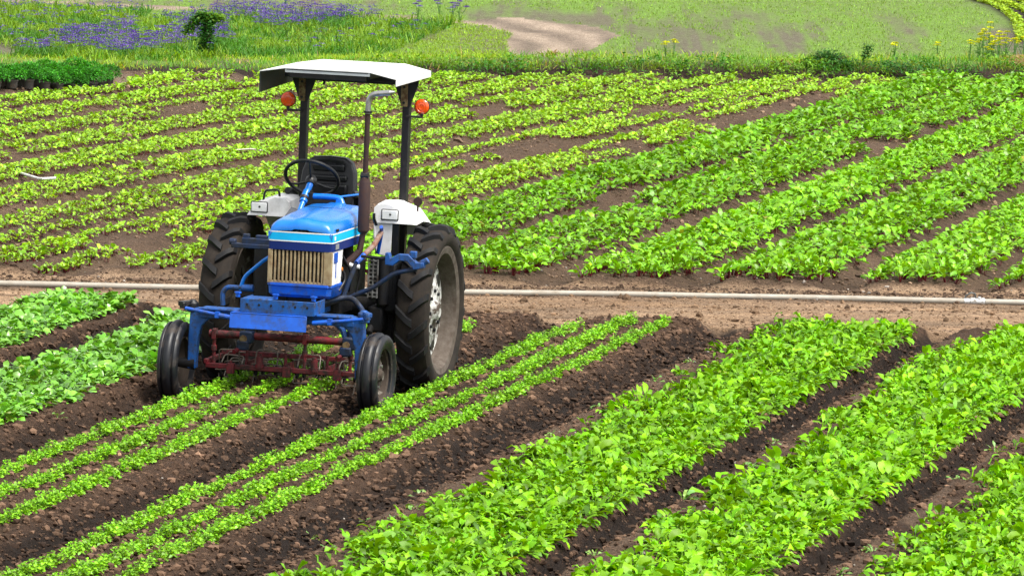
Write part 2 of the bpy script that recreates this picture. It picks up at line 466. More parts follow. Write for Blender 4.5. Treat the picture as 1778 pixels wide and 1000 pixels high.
w1 = sstep(-0.1, 0.12, Yf - road_near(Xf) + 0.25 * (fbm(Xf * 5, Yf * 5, 111, 3) - 0.5))[:, None]
w2 = sstep(-0.1, 0.1, Yf - field_front(Xf) + 0.25 * (fbm(Xf * 4, Yf * 4, 113, 3) - 0.5))[:, None]
w3 = sstep(-0.7, -0.1, db)[:, None]; w4 = sstep(0.5, 1.3, db)[:, None]
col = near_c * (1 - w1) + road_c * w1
col = col * (1 - w2) + far_c_ * w2
# pale trodden path at the left head of the field
pth = np.exp(-((Yf - (79.5 + 0.75 * (Xf + 4.8))) / 0.55) ** 2) * sstep(-3.2, -3.9, Xf) * sstep(-5.6, -5.0, Xf)
col = col * (1 - 0.75 * pth[:, None]) + np.array([0.26, 0.195, 0.145]) * 0.75 * pth[:, None]
col = col * (1 - w3) + bank_c * w3
col = col * (1 - w4) + back_c * w4
wob = 0.5 * (fbm(Xf * 1.5, Yf * .6, 121, 3) - 0.5)
trk = in_poly(Xf + wob * .35, Yf + wob * 1.5, TRACK)
tst = 0.6 * fbm(Xf * 2.5, Yf * 0.9, 131, 4) + 0.4 * (0.5 + 0.5 * np.sin(9.0 * np.hypot(Xf + 1.6, (Yf - 88.0) * .35) + 3 * fbm(Xf, Yf * .4, 133, 2)))
col[trk] = (np.array([0.40, 0.32, 0.25])[None] * (0.30 + 1.15 * tst)[:, None])[trk]
sb = Xf - np.interp(Yf, [88, 94.3, 96.4, 99.7, 102.6, 104.4, 115, 140], [7.3, 7.0, 7.15, 7.26, 7.19, 7.03, 6.0, 3.0])
sel = (sb > 0) & (Yf > 91) & (Yf < 140); kk = (sstep(0, 0.3, sb) * sstep(13.5, 11.5, Xf) * sstep(119, 114, Yf))[:, None]
col = np.where(sel[:, None], col * (1 - kk) + np.array([0.04, 0.03, 0.025]) * kk, col)
ny, nx = X.shape
ii = (np.arange(ny - 1)[:, None] * nx + np.arange(nx - 1)[None]).ravel()
Q = np.stack([ii, ii + 1, ii + nx + 1, ii + nx], 1)
V = np.stack([Xf, Yf, Zf], 1)
xm, ym = Xf[Q].mean(1), Yf[Q].mean(1)
zone = np.zeros(len(Q), int)                                   # 0 near field
zone[ym > road_near(xm) + 0.02] = 1                            # road
zone[ym > field_front(xm)] = 2                                 # beet field
zone[ym > bank_y(xm) - 0.4] = 3                                # bank and the land behind
zone[in_poly(xm, ym, TRACK)] = 4
zone[(ym < 20) | (np.abs(xm) > 60)] = 5
for zi, nm in enumerate(['vegetable_field_soil', 'dirt_road', 'beet_field_soil', 'grassland', 'dirt_track', 'ground']):
    q = Q[zone == zi]
    if not len(q): continue
    used, inv = np.unique(q.ravel(), return_inverse=True)
    o = link(nm, np_mesh(nm, V[used], inv.reshape(-1, 4), M_SOIL, col[used]))
    o['kind'] = 'structure'
del V, Q, X, Y, zone

def gz(x, y): return height(np.atleast_1d(x), np.atleast_1d(y))

# ------------------------------------------------------------------ soil clods and stones
ico = bmesh.new(); bmesh.ops.create_icosphere(ico, subdivisions=1, radius=1.0)
ICO_V = np.array([v.co[:] for v in ico.verts]); ICO_F = np.array([[v.index for v in f.verts] for f in ico.faces]); ico.free()
def clods(x, y, size, colr, sink=0.25, flat=0.8, rg=rng):
    N = len(x); k = len(ICO_V)
    V = np.repeat(ICO_V[None], N, 0) * (1 + rg.normal(0, 0.22, (N, k, 1)))
    V *= (np.stack([rg.uniform(.7, 1.4, N), rg.uniform(.7, 1.4, N), rg.uniform(.7, 1.2, N) * flat], 1) * size[:, None])[:, None]
    a = rg.uniform(0, 6.28, N); ca, sa = np.cos(a)[:, None], np.sin(a)[:, None]
    V = np.stack([V[..., 0] * ca - V[..., 1] * sa, V[..., 0] * sa + V[..., 1] * ca, V[..., 2]], 2)
    z = gz(x, y) + size * (0.5 - sink)
    V += np.stack([x, y, z], 1)[:, None]
    F = (np.arange(N)[:, None, None] * k + ICO_F[None]).reshape(-1, 3)
    return V.reshape(-1, 3), F, np.repeat(colr[:, None], k, 1).reshape(-1, 3)

N = 125000
s = rng.uniform(-11.5, 5.2, N); c = rng.uniform(-3.9, 6.2, N)
x, y = from_row(s, c); pr_ = near_profile(c)
keep = (y < road_near(x) + 0.05) & (np.abs(x) < 0.0795 * y + .25) & (rng.random(N) < (0.25 + 0.3 * (pr_ < .25) + 0.75 * (1 - np.abs(pr_ * 2 - 1)) + 0.25 * ((c > -0.6) & (c < 2.3))))
x, y, c, pr_ = x[keep], y[keep], c[keep], pr_[keep]; N = len(x)
size = 0.0098 * np.exp(rng.normal(0.0, 0.6, N)); size = np.clip(size, 0.004, 0.030)
dr = np.clip(pr_ * 0.75 + 0.27 + rng.normal(0, 0.25, N), 0, 1)[:, None]
cc_ = (np.array([0.018, 0.011, 0.008]) * (1 - dr) + np.array([0.120, 0.073, 0.047]) * dr) * np.exp(rng.normal(0, 0.3, N))[:, None]
p = [clods(x, y, size, cc_)]
N = 7000
x = rng.uniform(-4.8, 5.2, N); y = field_front(x) + rng.normal(-0.45, 0.28, N)
p.append(clods(x, y, 0.006 * np.exp(rng.normal(0.1, 0.5, N)), np.array([0.085, 0.056, 0.038]) * np.exp(rng.normal(0, 0.35, N))[:, None]))
N = 26000
x = rng.uniform(-6.5, 7, N); y = rng.uniform(57, 86, N); keep = (y > field_front(x)) & (y < bank_y(x)); x, y = x[keep], y[keep]; N = len(x)
p.append(clods(x, y, 0.010 * np.exp(rng.normal(0, 0.5, N)), np.array([0.140, 0.094, 0.063]) * np.exp(rng.normal(0, 0.35, N))[:, None]))
N = 6000
x = rng.uniform(-4.6, 5.0, N); y = rng.uniform(53.6, 56.5, N) + 0.15 * x; keep = y > road_near(x); x, y = x[keep], y[keep]; N = len(x)
p.append(clods(x, y, 0.006 * np.exp(rng.normal(0, 0.6, N)), np.array([0.15, 0.096, 0.058]) * np.exp(rng.normal(0, 0.3, N))[:, None]))
o = link('soil_crumbs', np_mesh('soil_crumbs', *join(p)[:2], M_CLOD, join(p)[2], smooth=False))
tag(o, 'crumbly brown soil clods strewn over beds and furrows', 'soil clods', kind='stuff')
N = 420
s = rng.uniform(-12, 5, N); c = rng.uniform(-4, 6.5, N); x, y = from_row(s, c)
x2 = rng.uniform(-5, 5, 160); y2 = field_front(x2) + rng.uniform(-1.0, 1.5, 160)
x = np.concatenate([x, x2]); y = np.concatenate([y, y2]); N = len(x)
P = clods(x, y, np.clip(0.008 * np.exp(rng.normal(0, 0.5, N)), .004, .024), np.array([0.28, 0.25, 0.22]) * np.exp(rng.normal(0, 0.3, N))[:, None])
o = link('pebbles', np_mesh('pebbles', P[0], P[1], M_CLOD, P[2])); tag(o, 'small pale pebbles scattered over the soil', 'pebbles', kind='stuff')

# ------------------------------------------------------------------ irrigation pipe
M_PIPE = surf('aluminium_pipe', (0.37, 0.35, 0.305), 0.55, 0.15, dirt=0.32, dcol=(0.24, 0.20, 0.15), dscale=9, dsoft=0.25)
M_ALU = surf('cast_aluminium', (0.55, 0.56, 0.56), 0.42, 0.6, dirt=0.35, dcol=(0.16, 0.13, 0.10))
pipe = empty('irrigation_pipe', (0, pipe_y(0), 0.0))
tag(pipe, 'long pale irrigation pipe lying along the dirt road', 'pipe')
def pipe_pts(xa, xb, n):
    pts = []
    for xx in np.linspace(xa, xb, n):
        yy = pipe_y(xx) + 0.035 * math.sin(xx * 0.9) + 0.012 * math.sin(xx * 2.7); pts.append((xx, yy - pipe_y(0), float(gz(xx, yy)[0]) * 0.5 + 0.048))
    zz = [q[2] for q in pts]; zz = np.convolve(np.pad(zz, 4, mode='edge'), np.ones(9) / 9, 'valid')
    return [(a, b, z) for (a, b, _), z in zip(pts, zz)]
for xa, xb in ((-14, -8.0), (-7.9, 4.0), (4.16, 14)):
    MB().tube(pipe_pts(xa, xb, int((xb - xa) * 6)), 0.0275, 14).build('pipe_section', M_PIPE, pipe)
for xc in (-7.95, 4.08):
    q = Vector(pipe_pts(xc, xc + 0.01, 2)[0]); e = Vector((1, 0.207, 0)).normalized()
    m = MB(); m.tube([q - e * .11, q - e * .05], 0.031, 14); m.tube([q - e * .055, q - e * .03, q - e * .01], [0.037, 0.040, 0.037], 16)
    m.tube([q - e * .012, q + e * .055], 0.033, 14); m.tube([q + e * .05, q + e * .075], 0.037, 16)
    cp = m.build('coupling', M_ALU, pipe)
    m = MB(); m.tube([q - e * .10 + Vector((0, 0, .026)), q - e * .09 + Vector((0, .0, .055)), q - e * .045 + Vector((0, 0, .078)), q - e * .01 + Vector((0, 0, .07)), q - e * .0 + Vector((0, 0, .03))], 0.008, 8)
    m.build('latch_handle', surf('dark_metal', (0.10, 0.11, 0.11), 0.5, 0.7), cp)
    MB().tube([q + e * .03 + Vector((0, -.01, .028)), q + e * .03 + Vector((0, -.012, .045))], [0.02, 0.014], 10).build('valve_cap', M_ALU, cp)

# ------------------------------------------------------------------ crops near the camera
ROADEND = lambda x: road_near(x)
def rosette(n, L, W, col, el=(0.3, 1.2), droop=(0.6, 1.4), pet=(0.02, 0.05), spread=0.05, fold=.22, wav=.1, nring=3, pcol=None, prof=None, rg=rng, yell=.35, vary=.24, h=0.0):
    az = rg.uniform(0, 6.28, n); rr = spread * np.sqrt(rg.random(n)); e = rg.uniform(*el, n)
    b = np.stack([rr * np.cos(az), rr * np.sin(az), rg.uniform(-0.015, 0.002 + h, n)], 1)
    sc = rg.uniform(0.7, 1.2, n)
    return leaf_batch(b, az + rg.normal(0, .5, n), e, L * sc, W * sc * rg.uniform(.8, 1.2, n), rg.uniform(*droop, n), pet=rg.uniform(*pet, n), fold=fold, wav=wav, nring=nring, col=col, pcol=pcol, prof=prof, rg=rg, yell=yell, vary=vary)

def meshes(name, k, fn, mat):
    out = []
    for i in range(k):
        V, F, C = fn(i); out.append(np_mesh(name, V, F, mat, C))
    return out

SALAD = (0.145, 0.42, 0.005)
CHARD = (0.160, 0.45, 0.040)
salad_var = meshes('leaf_clump', 10, lambda i: rosette(22, 0.086, 0.040, SALAD, el=(0.1, 1.25), droop=(0.7, 1.8), pet=(0.015, 0.05), spread=0.06, wav=.2), M_LEAF)
chard_var = meshes('leaf_clump', 10, lambda i: rosette(19, 0.070, 0.058, CHARD, el=(0.0, 1.0), droop=(0.4, 1.4), pet=(0.02, 0.06), spread=0.06, fold=.16, wav=.10, prof=[0.85, 1.0, 0.75], yell=.2), M_GLOSSY)

def salad_bed(name, label, group, cl, cr, s0, s1, variants, leaf_col, mat, n_clump, n_fill, ragged, kind, zadd=0.0):
    x0, y0 = from_row((s0 + s1) / 2, (cl + cr) / 2)
    root = empty(name, (float(x0), float(y0), 0.0)); tag(root, label, 'crop bed', group)
    def pick(n, edge=0.0):
        s = rng.uniform(s0, s1, n * 4); c = rng.uniform(cl + edge, cr - edge, n * 4)
        # the left border of a bed is patchy, the right one is a clean line
        gap = fbm(s * 1.9, c * 2.2, 200 + int(abs(cl) * 10), 4)
        lim = cl + ragged * np.clip((gap - 0.30) * 2.2 + rng.normal(0, .14, len(s)), 0, 1)
        hole = fbm(s * 2.6, c * 2.6, 230 + int(abs(cl) * 10), 2)
        x, y = from_row(s, c)
        k = (c > lim) & ((hole > 0.27) | (c > cl + 0.62 * (cr - cl))) & (y < ROADEND(x) - 0.12)
        return s[k][:n], c[k][:n], x[k][:n], y[k][:n]
    s, c, x, y = pick(n_clump, 0.05); z = gz(x, y)
    for i in range(len(s)):
        o = link('leaf_clump', variants[i % len(variants)], root)
        sc = rng.uniform(0.65, 1.3)
        o.location = (x[i] - x0, y[i] - y0, z[i] + zadd); o.rotation_euler = (rng.normal(0, .12), rng.normal(0, .12), rng.uniform(0, 6.28)); o.scale = (sc, sc, sc)
    s, c, x, y = pick(n_fill); n = len(s); z = gz(x, y)
    edge = sstep(cr - 0.12, cr, c)
    az = rng.uniform(0, 6.28, n); out = math.atan2(RN[1], RN[0])
    az = np.where(rng.random(n) < edge * .8, out + rng.normal(0, .6, n), az)
    el = rng.uniform(0.1, 1.3, n) * (1 - .4 * edge)
    base = np.stack([x - x0, y - y0, z + rng.uniform(-0.01, 0.02, n) + zadd], 1)
    leaf_col = np.array(leaf_col)[None] * (0.72 + 0.56 * fbm(s * 2.2, c * 3.0, 260, 3))[:, None] * np.where(rng.random(n) < .16, .55, 1.0)[:, None]
    if kind == 'salad':
        P = leaf_batch(base, az, el, rng.uniform(.04, .115, n), rng.uniform(.024, .050, n), rng.uniform(.6, 1.9, n), pet=rng.uniform(.01, .055, n), fold=.2, wav=.2, nring=3, col=leaf_col, yell=.3, vary=.28, prof=[.7, 1.05, .6])
    else:
        P = leaf_batch(base, az, el * .8, rng.uniform(.05, .08, n), rng.uniform(.042, .066, n), rng.uniform(.4, 1.4, n), pet=rng.uniform(.02, .065, n), fold=.16, wav=.10, nring=2, col=leaf_col, yell=.2, vary=.26, prof=[1.0, .85])
    tag(link('foliage', np_mesh('foliage', *P[:2], mat, P[2]), root), kind='stuff')
    return root

G1 = 'beds of bright green salad leaves'
salad_bed('salad_bed', 'bed of bright yellow-green salad leaves next to the three right-hand herb rows', G1, 2.46, 3.62, -11.8, 5.2, salad_var, SALAD, M_LEAF, 300, 10500, 0.48, 'salad')
salad_bed('salad_bed', 'bed of bright salad leaves between two dark furrows, second from the herb rows', G1, 4.04, 5.12, -11.5, 5.8, salad_var, SALAD, M_LEAF, 300, 9500, 0.48, 'salad')
salad_bed('salad_bed', 'bed of bright salad leaves with patchy border, third from the herb rows', G1, 5.54, 6.66, -11.5, 6.0, salad_var, SALAD, M_LEAF, 260, 7600, 0.48, 'salad')
G2 = 'beds of pale glossy leaves beyond the tractor'
salad_bed('glossy_leaf_bed', 'bed of pale glossy green leaves touching the tractor front wheel', G2, -2.04, -1.22, -6.5, 5.2, chard_var, CHARD, M_GLOSSY, 260, 5600, 0.1, 'chard', 0.0)
salad_bed('glossy_leaf_bed', 'bed of pale glossy green leaves, second from the tractor, ending at the dirt road', G2, -3.38, -2.64, -3.0, 5.2, chard_var, CHARD, M_GLOSSY, 220, 4200, 0.12, 'chard', 0.0)
salad_bed('glossy_leaf_bed', 'small visible corner of a glossy leaf bed beside the pale pipe', G2, -4.8, -4.05, -1.0, 4.4, chard_var, CHARD, M_GLOSSY, 90, 1500, 0.2, 'chard', 0.0)

# three-line herb beds: short clumps set end to end
HERB = (0.150, 0.42, 0.012)
def herb_clump(i):
    n = 150; Ln = 0.20
    u = rng.uniform(-Ln / 2, Ln / 2, n); ph = rng.uniform(0, math.pi, n); rr = np.sqrt(rng.random(n))
    w = 0.055 * (0.8 + 0.4 * np.sin(u * 25 + i)); hgt = 0.082 * (0.85 + 0.3 * np.sin(u * 31 + 2 * i))
    b = np.stack([u, w * rr * np.cos(ph), np.maximum(0.012, hgt * rr * np.sin(ph))], 1)
    az = np.where(np.abs(b[:, 1]) > .02, np.sign(b[:, 1]) * 1.57, 0) + rng.normal(0, 1.1, n)
    P1 = leaf_batch(b, az, rng.uniform(-.1, .9, n), rng.uniform(.016, .030, n), rng.uniform(.014, .024, n), rng.uniform(.2, 1.3, n), fold=.25, wav=.12, nring=2, prof=[.85, 1.0], col=HERB, yell=.35, vary=.3)
    m = 26; u = rng.uniform(-Ln / 2, Ln / 2, m)
    P2 = leaf_batch(np.stack([u, rng.normal(0, .008, m), np.full(m, -0.01)], 1), rng.uniform(0, 6.28, m), rng.uniform(.8, 1.4, m), .07, .004, .5, nring=1, col=(0.16, 0.30, 0.04))
    return join([P1, P2])
herb_var = meshes('herb_clump', 8, herb_clump, M_HERB)
def herb_row(label, c0, s0, s1, thin=0.0, seed=0):
    x0, y0 = from_row((s0 + s1) / 2, c0)
    root = empty('herb_row', (float(x0), float(y0), 0)); tag(root, label, 'crop row', 'thin rows of low green herbs')
    s = s0; i = 0
    while s < s1:
        g = fbm(np.array([s * 0.9]), np.array([c0 * 7]), 300, 2)[0]
        cc = c0 + 0.03 * (fbm(np.array([s * .5]), np.array([c0 * 3]), 310, 2)[0] - .5) * 2
        if rng.random() > thin * (1.6 - g * 1.6):
            x, y = from_row(s, cc); z = float(gz(x, y)[0])
            o = link('herb_clump', herb_var[rng.integers(8)], root)
            sc = 0.72 + 0.55 * g + rng.normal(0, .08)
            o.location = (float(x - x0), float(y - y0), z - 0.004)
            o.rotation_euler = (0, 0, math.pi / 2 - ROWA + (math.pi if rng.random() < .5 else 0) + rng.normal(0, .1)); o.scale = (1.0, sc, sc)
        s += rng.uniform(.125, .165); i += 1
    return root
herb_row('herb row running under the tractor beside the glossy leaf bed', -0.40, -9.5, 3.6, .1)
herb_row('middle herb row of the three running under the tractor', -0.08, -10.5, 3.6, .1)
herb_row('herb row under the tractor, next to the deep bare furrow', 0.27, -11.5, 3.65, .15)
herb_row('herb row brushing the tractor tyres along the deep furrow', 1.06, -12.3, 4.0, .12)
herb_row('middle herb row of the three beside the tractor, ending at the dirt road', 1.36, -12.3, 4.75, .05)
herb_row('herb row beside the tractor, nearest the bright salad beds', 1.64, -12.3, 4.8, .12)

# ------------------------------------------------------------------ beet field beyond the road
BEET = np.array([0.145, 0.42, 0.009]); BEETY = np.array([0.195, 0.44, 0.018]); RED = (0.10, 0.012, 0.018)
def beet_plant(n, hgt, col, rg=rng):
    return rosette(n, hgt * .62, hgt * .30, col, el=(0.5, 1.45), droop=(0.7, 1.7), pet=(hgt * .35, hgt * .6), spread=hgt * .12, nring=3, pcol=RED, wav=.12, prof=[.7, 1.0, .7], yell=.3)
beet_var = meshes('leaf_rosette', 8, lambda i: beet_plant(9, 0.145, BEET), M_BEET)
beety_var = meshes('leaf_rosette', 8, lambda i: beet_plant(7, 0.10, BEETY), M_BEET)
def far_bed(k):
    a, b = FAR_F[k], FAR_F[k + 1]; mid = (a + b) / 2
    if mid < -13.5 or mid > 5.3: return
    tall = mid > -2.2
    s = []; c = []
    lines = [a + (b - a) * f for f in ((0.21, 0.40, 0.58, 0.77) if tall else (0.27, 0.49, 0.71))]
    for li, cl in enumerate(lines):
        sp = 0.085 if tall else 0.058
        ss = np.arange(4, 44, sp) + rng.normal(0, .03, len(np.arange(4, 44, sp)))
        cc = far_c(ss, cl) + rng.normal(0, .042 if tall else .034, len(ss))
        dens = fbm(ss * .45, cc * 1.5 + k, 400, 3)
        thr = 0.27 if tall else 0.30 + (0.16 if (li > 0 and k in (16, 17)) else 0) + (.05 if li == 1 else 0)
        kp = dens > thr
        s.append(ss[kp]); c.append(cc[kp])
    s = np.concatenate(s); c = np.concatenate(c); x, y = from_row(s, c)
    lateral = 0.0832 * y + 1.7                              # what the field of view can hold, with room to spare
    kp = (y > field_front(x) + 0.12) & (y < bank_y(x) - 0.65) & (np.abs(x) < lateral)
    kp &= ~((x < -4.7) & (y > 74.8 + 1.75 * (x + 6.3)))      # the potted shrubs stand here
    s, c, x, y = s[kp], c[kp], x[kp], y[kp]
    if len(s) < 10: return
    z = gz(x, y); x0, y0 = float(x.mean()), float(y.mean())
    ORD = ['first', 'second', 'third', 'fourth', 'fifth', 'sixth', 'seventh', 'eighth', 'ninth', 'tenth', 'eleventh', 'twelfth']
    if tall: lb = 'tall deep green beet bed beyond the pipe, %s from the low yellow-green beets' % ORD[k - 18]
    else: lb = 'low yellow-green beet bed beyond the pipe, %s from the tall deep green beets' % ORD[17 - k]
    root = empty('beet_bed', (x0, y0, 0)); tag(root, lb, 'crop bed', 'beet beds beyond the pipe')
    order = np.argsort(y - field_front(x)); near = order[:70] if y.min() < 62 else order[:0]
    for i in near:
        o = link('leaf_rosette', (beet_var if tall else beety_var)[rng.integers(8)], root)
        sc = rng.uniform(.7, 1.2); o.location = (x[i] - x0, y[i] - y0, z[i] - .003); o.rotation_euler = (rng.normal(0, .1), rng.normal(0, .1), rng.uniform(0, 6.28)); o.scale = (sc,) * 3
    m = np.ones(len(s), bool); m[near] = False
    x, y, z = x[m], y[m], z[m]; n = len(x); nl = 7 if tall else 6
    vig = (0.75 + 0.5 * fbm(x * .8, y * .4, 410, 3)) * rng.uniform(.75, 1.2, n)
    hg = np.repeat((0.130 if tall else 0.088) * vig, nl); N = n * nl
    az = rng.uniform(0, 6.28, N); bx = np.repeat(x - x0, nl) + rng.normal(0, .018, N); by = np.repeat(y - y0, nl) + rng.normal(0, .018, N)
    colr = (BEET if tall else BEETY)[None] * np.exp(rng.normal(0, .12, n)).repeat(nl)[:, None]
    P = leaf_batch(np.stack([bx, by, np.repeat(z, nl)], 1), az, rng.uniform(.3, 1.3, N), hg * .66, hg * rng.uniform(.28, .42, N), rng.uniform(.7, 1.7, N), pet=hg * rng.uniform(.35, .6, N), fold=.22, wav=.1, nring=2, col=colr, pcol=RED, pw=.0022, yell=.3, prof=[1.0, .78])
    tag(link('foliage', np_mesh('foliage', *P[:2], M_BEET, P[2]), root), kind='stuff')
for k in range(len(FAR_F) - 1): far_bed(k)

# ------------------------------------------------------------------ single weeds on the bed shoulders
weed_var = meshes('weed_sprout', 6, lambda i: rosette(9, 0.05, 0.024, (0.16, 0.36, 0.09), el=(0.1, 1.2), droop=(.3, 1.2), pet=(.01, .03), spread=.02, wav=.15), M_HERB)
wg = [(-9.3, 2.42), (-8.1, 2.5), (-7.3, 2.45), (-6.4, 2.36), (-4.9, 2.5), (-3.1, 2.44), (-1.2, 2.35), (0.6, 2.4), (2.2, 2.42), (3.6, 2.5), (-9.2, 3.75), (-8.9, 4.0), (-7.1, 4.05), (-5.9, 3.98), (-4.2, 4.0), (-2.6, 3.95), (-0.9, 4.02), (1.3, 3.95), (2.9, 4.0), (-8.8, 5.5), (-7.6, 5.5), (-6.6, 5.42), (-4.0, 5.46), (-2.4, 5.5), (-7.2, 2.1), (-5.7, -0.9), (-4.3, -0.75), (-3.6, -1.05), (-6.0, -0.6), (-8.05, 1.95)]
for i, (s_, c_) in enumerate(wg):
    x, y = from_row(s_ + rng.normal(0, .1), c_ + rng.normal(0, .03)); o = link('weed_sprout', weed_var[i % 6]); sc = rng.uniform(.7, 1.3)
    o.location = (float(x), float(y), float(gz(x, y)[0])); o.rotation_euler = (0, 0, rng.uniform(0, 6)); o.scale = (sc,) * 3
    tag(o, 'small pale green weed on bare soil ' + ('in the wheel furrow beside the herb rows' if c_ < 2.2 else 'along the salad bed next to the herb rows' if c_ < 3 else 'between the first and second salad beds' if c_ < 4.5 else 'between the second and third salad beds'), 'weed', 'single weeds on bare soil')

# ------------------------------------------------------------------ verge, flowers and the land behind
def scatter(xr, yr, n, ok):
    x = rng.uniform(*xr, n); y = rng.uniform(*yr, n); k = ok(x, y); return x[k], y[k]

# outline of the two flower meadows
FP1 = np.array([(-6.5, 84.0), (-5.38, 83.4), (-4.3, 84.2), (-3.1, 85.8), (-2.04, 86.6), (-1.61, 88.0), (-0.85, 93.9), (-2.24, 93.6), (-3.45, 94.0), (-4.3, 94.3), (-4.86, 93.2), (-5.46, 91.04), (-6.09, 87.45)])
FP2 = np.array([(-8.2, 86.2), (-6.98, 86.5), (-6.59, 85.7), (-6.22, 87.13), (-5.8, 90.16), (-5.34, 92.46), (-5.3, 93.6), (-6.4, 93.9), (-8.6, 93.2)])
FP1[:, 1] -= np.interp(FP1[:, 1], [84, 94], [1.5, 0.3]); FP2[:, 1] -= np.interp(FP2[:, 1], [84, 94], [1.5, 0.3])
# long grass along the bank
x, y = scatter((-9, 10), (74, 91), 190000, lambda x, y: (lambda d: (d > 0.1) & (d < 1.9 + 1.2 * sstep(-1.2, -2.5, x)) & (rng.random(len(x)) < .35 + 0.9 * (fbm(x * 2, y * 2, 500, 3) - .2)) & (np.abs(x) < .0832 * y + 1.2) & ~in_poly(x, y, TRACK))(y - bank_y(x)))
n = len(x); z = gz(x, y); d = y - bank_y(x)
lf = sstep(-1.0, -2.2, x)
h = rng.uniform(.06, .17, n) * (1 - .25 * lf) * (0.7 + 0.6 * fbm(x * 1.1, y * .7, 505, 3))
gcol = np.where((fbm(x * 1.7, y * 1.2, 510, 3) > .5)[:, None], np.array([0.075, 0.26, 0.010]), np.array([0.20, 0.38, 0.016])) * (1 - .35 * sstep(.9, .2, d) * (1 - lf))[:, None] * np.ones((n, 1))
gcol = np.where((rng.random(n) < .05)[:, None], np.array([0.34, 0.27, 0.10]), gcol)
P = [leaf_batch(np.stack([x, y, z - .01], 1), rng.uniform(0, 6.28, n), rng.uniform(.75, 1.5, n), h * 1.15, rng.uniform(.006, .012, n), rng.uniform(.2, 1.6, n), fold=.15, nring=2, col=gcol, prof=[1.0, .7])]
tag(link('verge_grass', np_mesh('verge_grass', *P[0][:2], M_GRASS, P[0][2])), 'long tufty green grass along the bank behind the beet field', 'grass', kind='stuff')
# broad-leaved weeds hanging over the front of the bank
x, y = scatter((-2, 10), (81, 91), 60000, lambda x, y: (lambda d: (d > -.12) & (d < .9) & (fbm(x * 3, y * 3, 520, 3) > .45) & (np.abs(x) < .0832 * y + 1))(y - bank_y(x)))
n = min(len(x), 9000); x, y = x[:n], y[:n]; z = gz(x, y)
P = leaf_batch(np.stack([x, y, z + rng.uniform(0, .12, n)], 1), rng.uniform(0, 6.28, n), rng.uniform(-.2, 1.0, n), rng.uniform(.03, .065, n), rng.uniform(.022, .045, n), rng.uniform(.2, 1.2, n), pet=.03, nring=2, wav=.1,
               col=np.where((fbm(x * 2, y * 2, 530, 2) > .52)[:, None], np.array([0.05, 0.22, 0.012]), np.array([0.14, 0.36, 0.014])), prof=[1, .8])
tag(link('bank_weeds', np_mesh('bank_weeds', *P[:2], M_GRASS, P[2])), 'broad-leaved dark green weeds hanging over the bare bank', 'weeds', kind='stuff')

x, y = scatter((-2.6, .2), (83.0, 93.4), 28000, lambda x, y: (y - bank_y(x) > 1.5) & ~in_poly(x, y, TRACK) & ~in_poly(x, y, FP1)); n = len(x); z = gz(x, y)
P = leaf_batch(np.stack([x, y, z - .01], 1), rng.uniform(0, 6.28, n), rng.uniform(.4, 1.5, n), rng.uniform(.03, .08, n), rng.uniform(.006, .011, n), rng.uniform(.2, 1.4, n), nring=1, col=(0.18, 0.36, 0.02))
tag(link('short_grass', np_mesh('short_grass', *P[:2], M_GRASS, P[2])), 'short pale grass between the flower meadow and the dirt track', 'grass', kind='stuff')
# low crop thinly covering the far field
x, y = scatter((-9.5, 9.5), (86, 112), 90000, lambda x, y: (y - bank_y(x) > 2.0) & ~in_poly(x, y, TRACK) & (np.abs(x) < .0832 * y + 1) & (fbm(x * 1.6, y * .22, 101, 5) + .35 * fbm(x * 6, y, 103, 4) + .25 * sstep(98, 100, y) > .62) & (x < np.interp(y, [88, 94.3, 96.4, 99.7, 102.6, 104.4, 115], [7.3, 7.0, 7.15, 7.26, 7.19, 7.03, 6.0])) & (np.hypot((x - .75) / 1.0, (y - 96) / 2.6) > .55))
n = len(x); z = gz(x, y)
P = leaf_batch(np.stack([x, y, z], 1), rng.uniform(0, 6.28, n), rng.uniform(.5, 1.5, n), rng.uniform(.03, .06, n), rng.uniform(.008, .016, n), .6, nring=1, col=np.array([0.135, 0.29, 0.035]), vary=.3)
tag(link('far_crop', np_mesh('far_crop', *P[:2], M_GRASS, P[2])), 'thin young green crop covering the far field', 'crop', kind='stuff')

# wildflower patch
x, y = scatter((-9, -.5), (80, 97), 60000, lambda x, y: in_poly(x, y, FP1) | in_poly(x, y, FP2)); n = len(x); z = gz(x, y)
hh = rng.uniform(.05, .20, n) * (0.6 + .8 * fbm(x * 1.2, y * .8, 540, 3))
c1 = np.where((fbm(x * 1.5, y * .9, 550, 3) > .52)[:, None], np.array([0.06, 0.23, 0.012]), np.array([0.16, 0.35, 0.016]))
P1 = leaf_batch(np.stack([x, y, z], 1), rng.uniform(0, 6.28, n), rng.uniform(.9, 1.5, n), hh, rng.uniform(.008, .02, n), rng.uniform(.2, 1.1, n), nring=2, col=c1, prof=[1, .7])
m = rng.random(n) < .5; xx, yy, zz, h2 = x[m], y[m], z[m], hh[m]; k = len(xx)
P2 = leaf_batch(np.stack([xx, yy, zz + h2 * rng.uniform(.2, .8, k)], 1), rng.uniform(0, 6.28, k), rng.uniform(-.2, .9, k), rng.uniform(.03, .06, k), rng.uniform(.015, .03, k), .7, nring=1, col=c1[m])
Pj = join([P1, P2])
tag(link('wildflower_foliage', np_mesh('wildflower_foliage', *Pj[:2], M_GRASS, Pj[2])), 'dense green stems and leaves of the wildflower patch', 'wildflowers', kind='stuff')
def in_band(x, y):
    a = in_poly(x, y, FP1) & (fbm(x * 1.6, y * .7, 560, 2) > .40) & ((np.abs(x - (-6.0 + .27 * (y - 82.6))) < 1.1) | (rng.random(len(x)) < .06))
    b = in_poly(x, y, FP2) & (rng.random(len(x)) < .12)
    return a | b
x, y = scatter((-9, -.6), (81, 96), 13000, in_band); n = len(x); z = gz(x, y) + rng.uniform(.11, .22, n)
parts = []
pk = 16
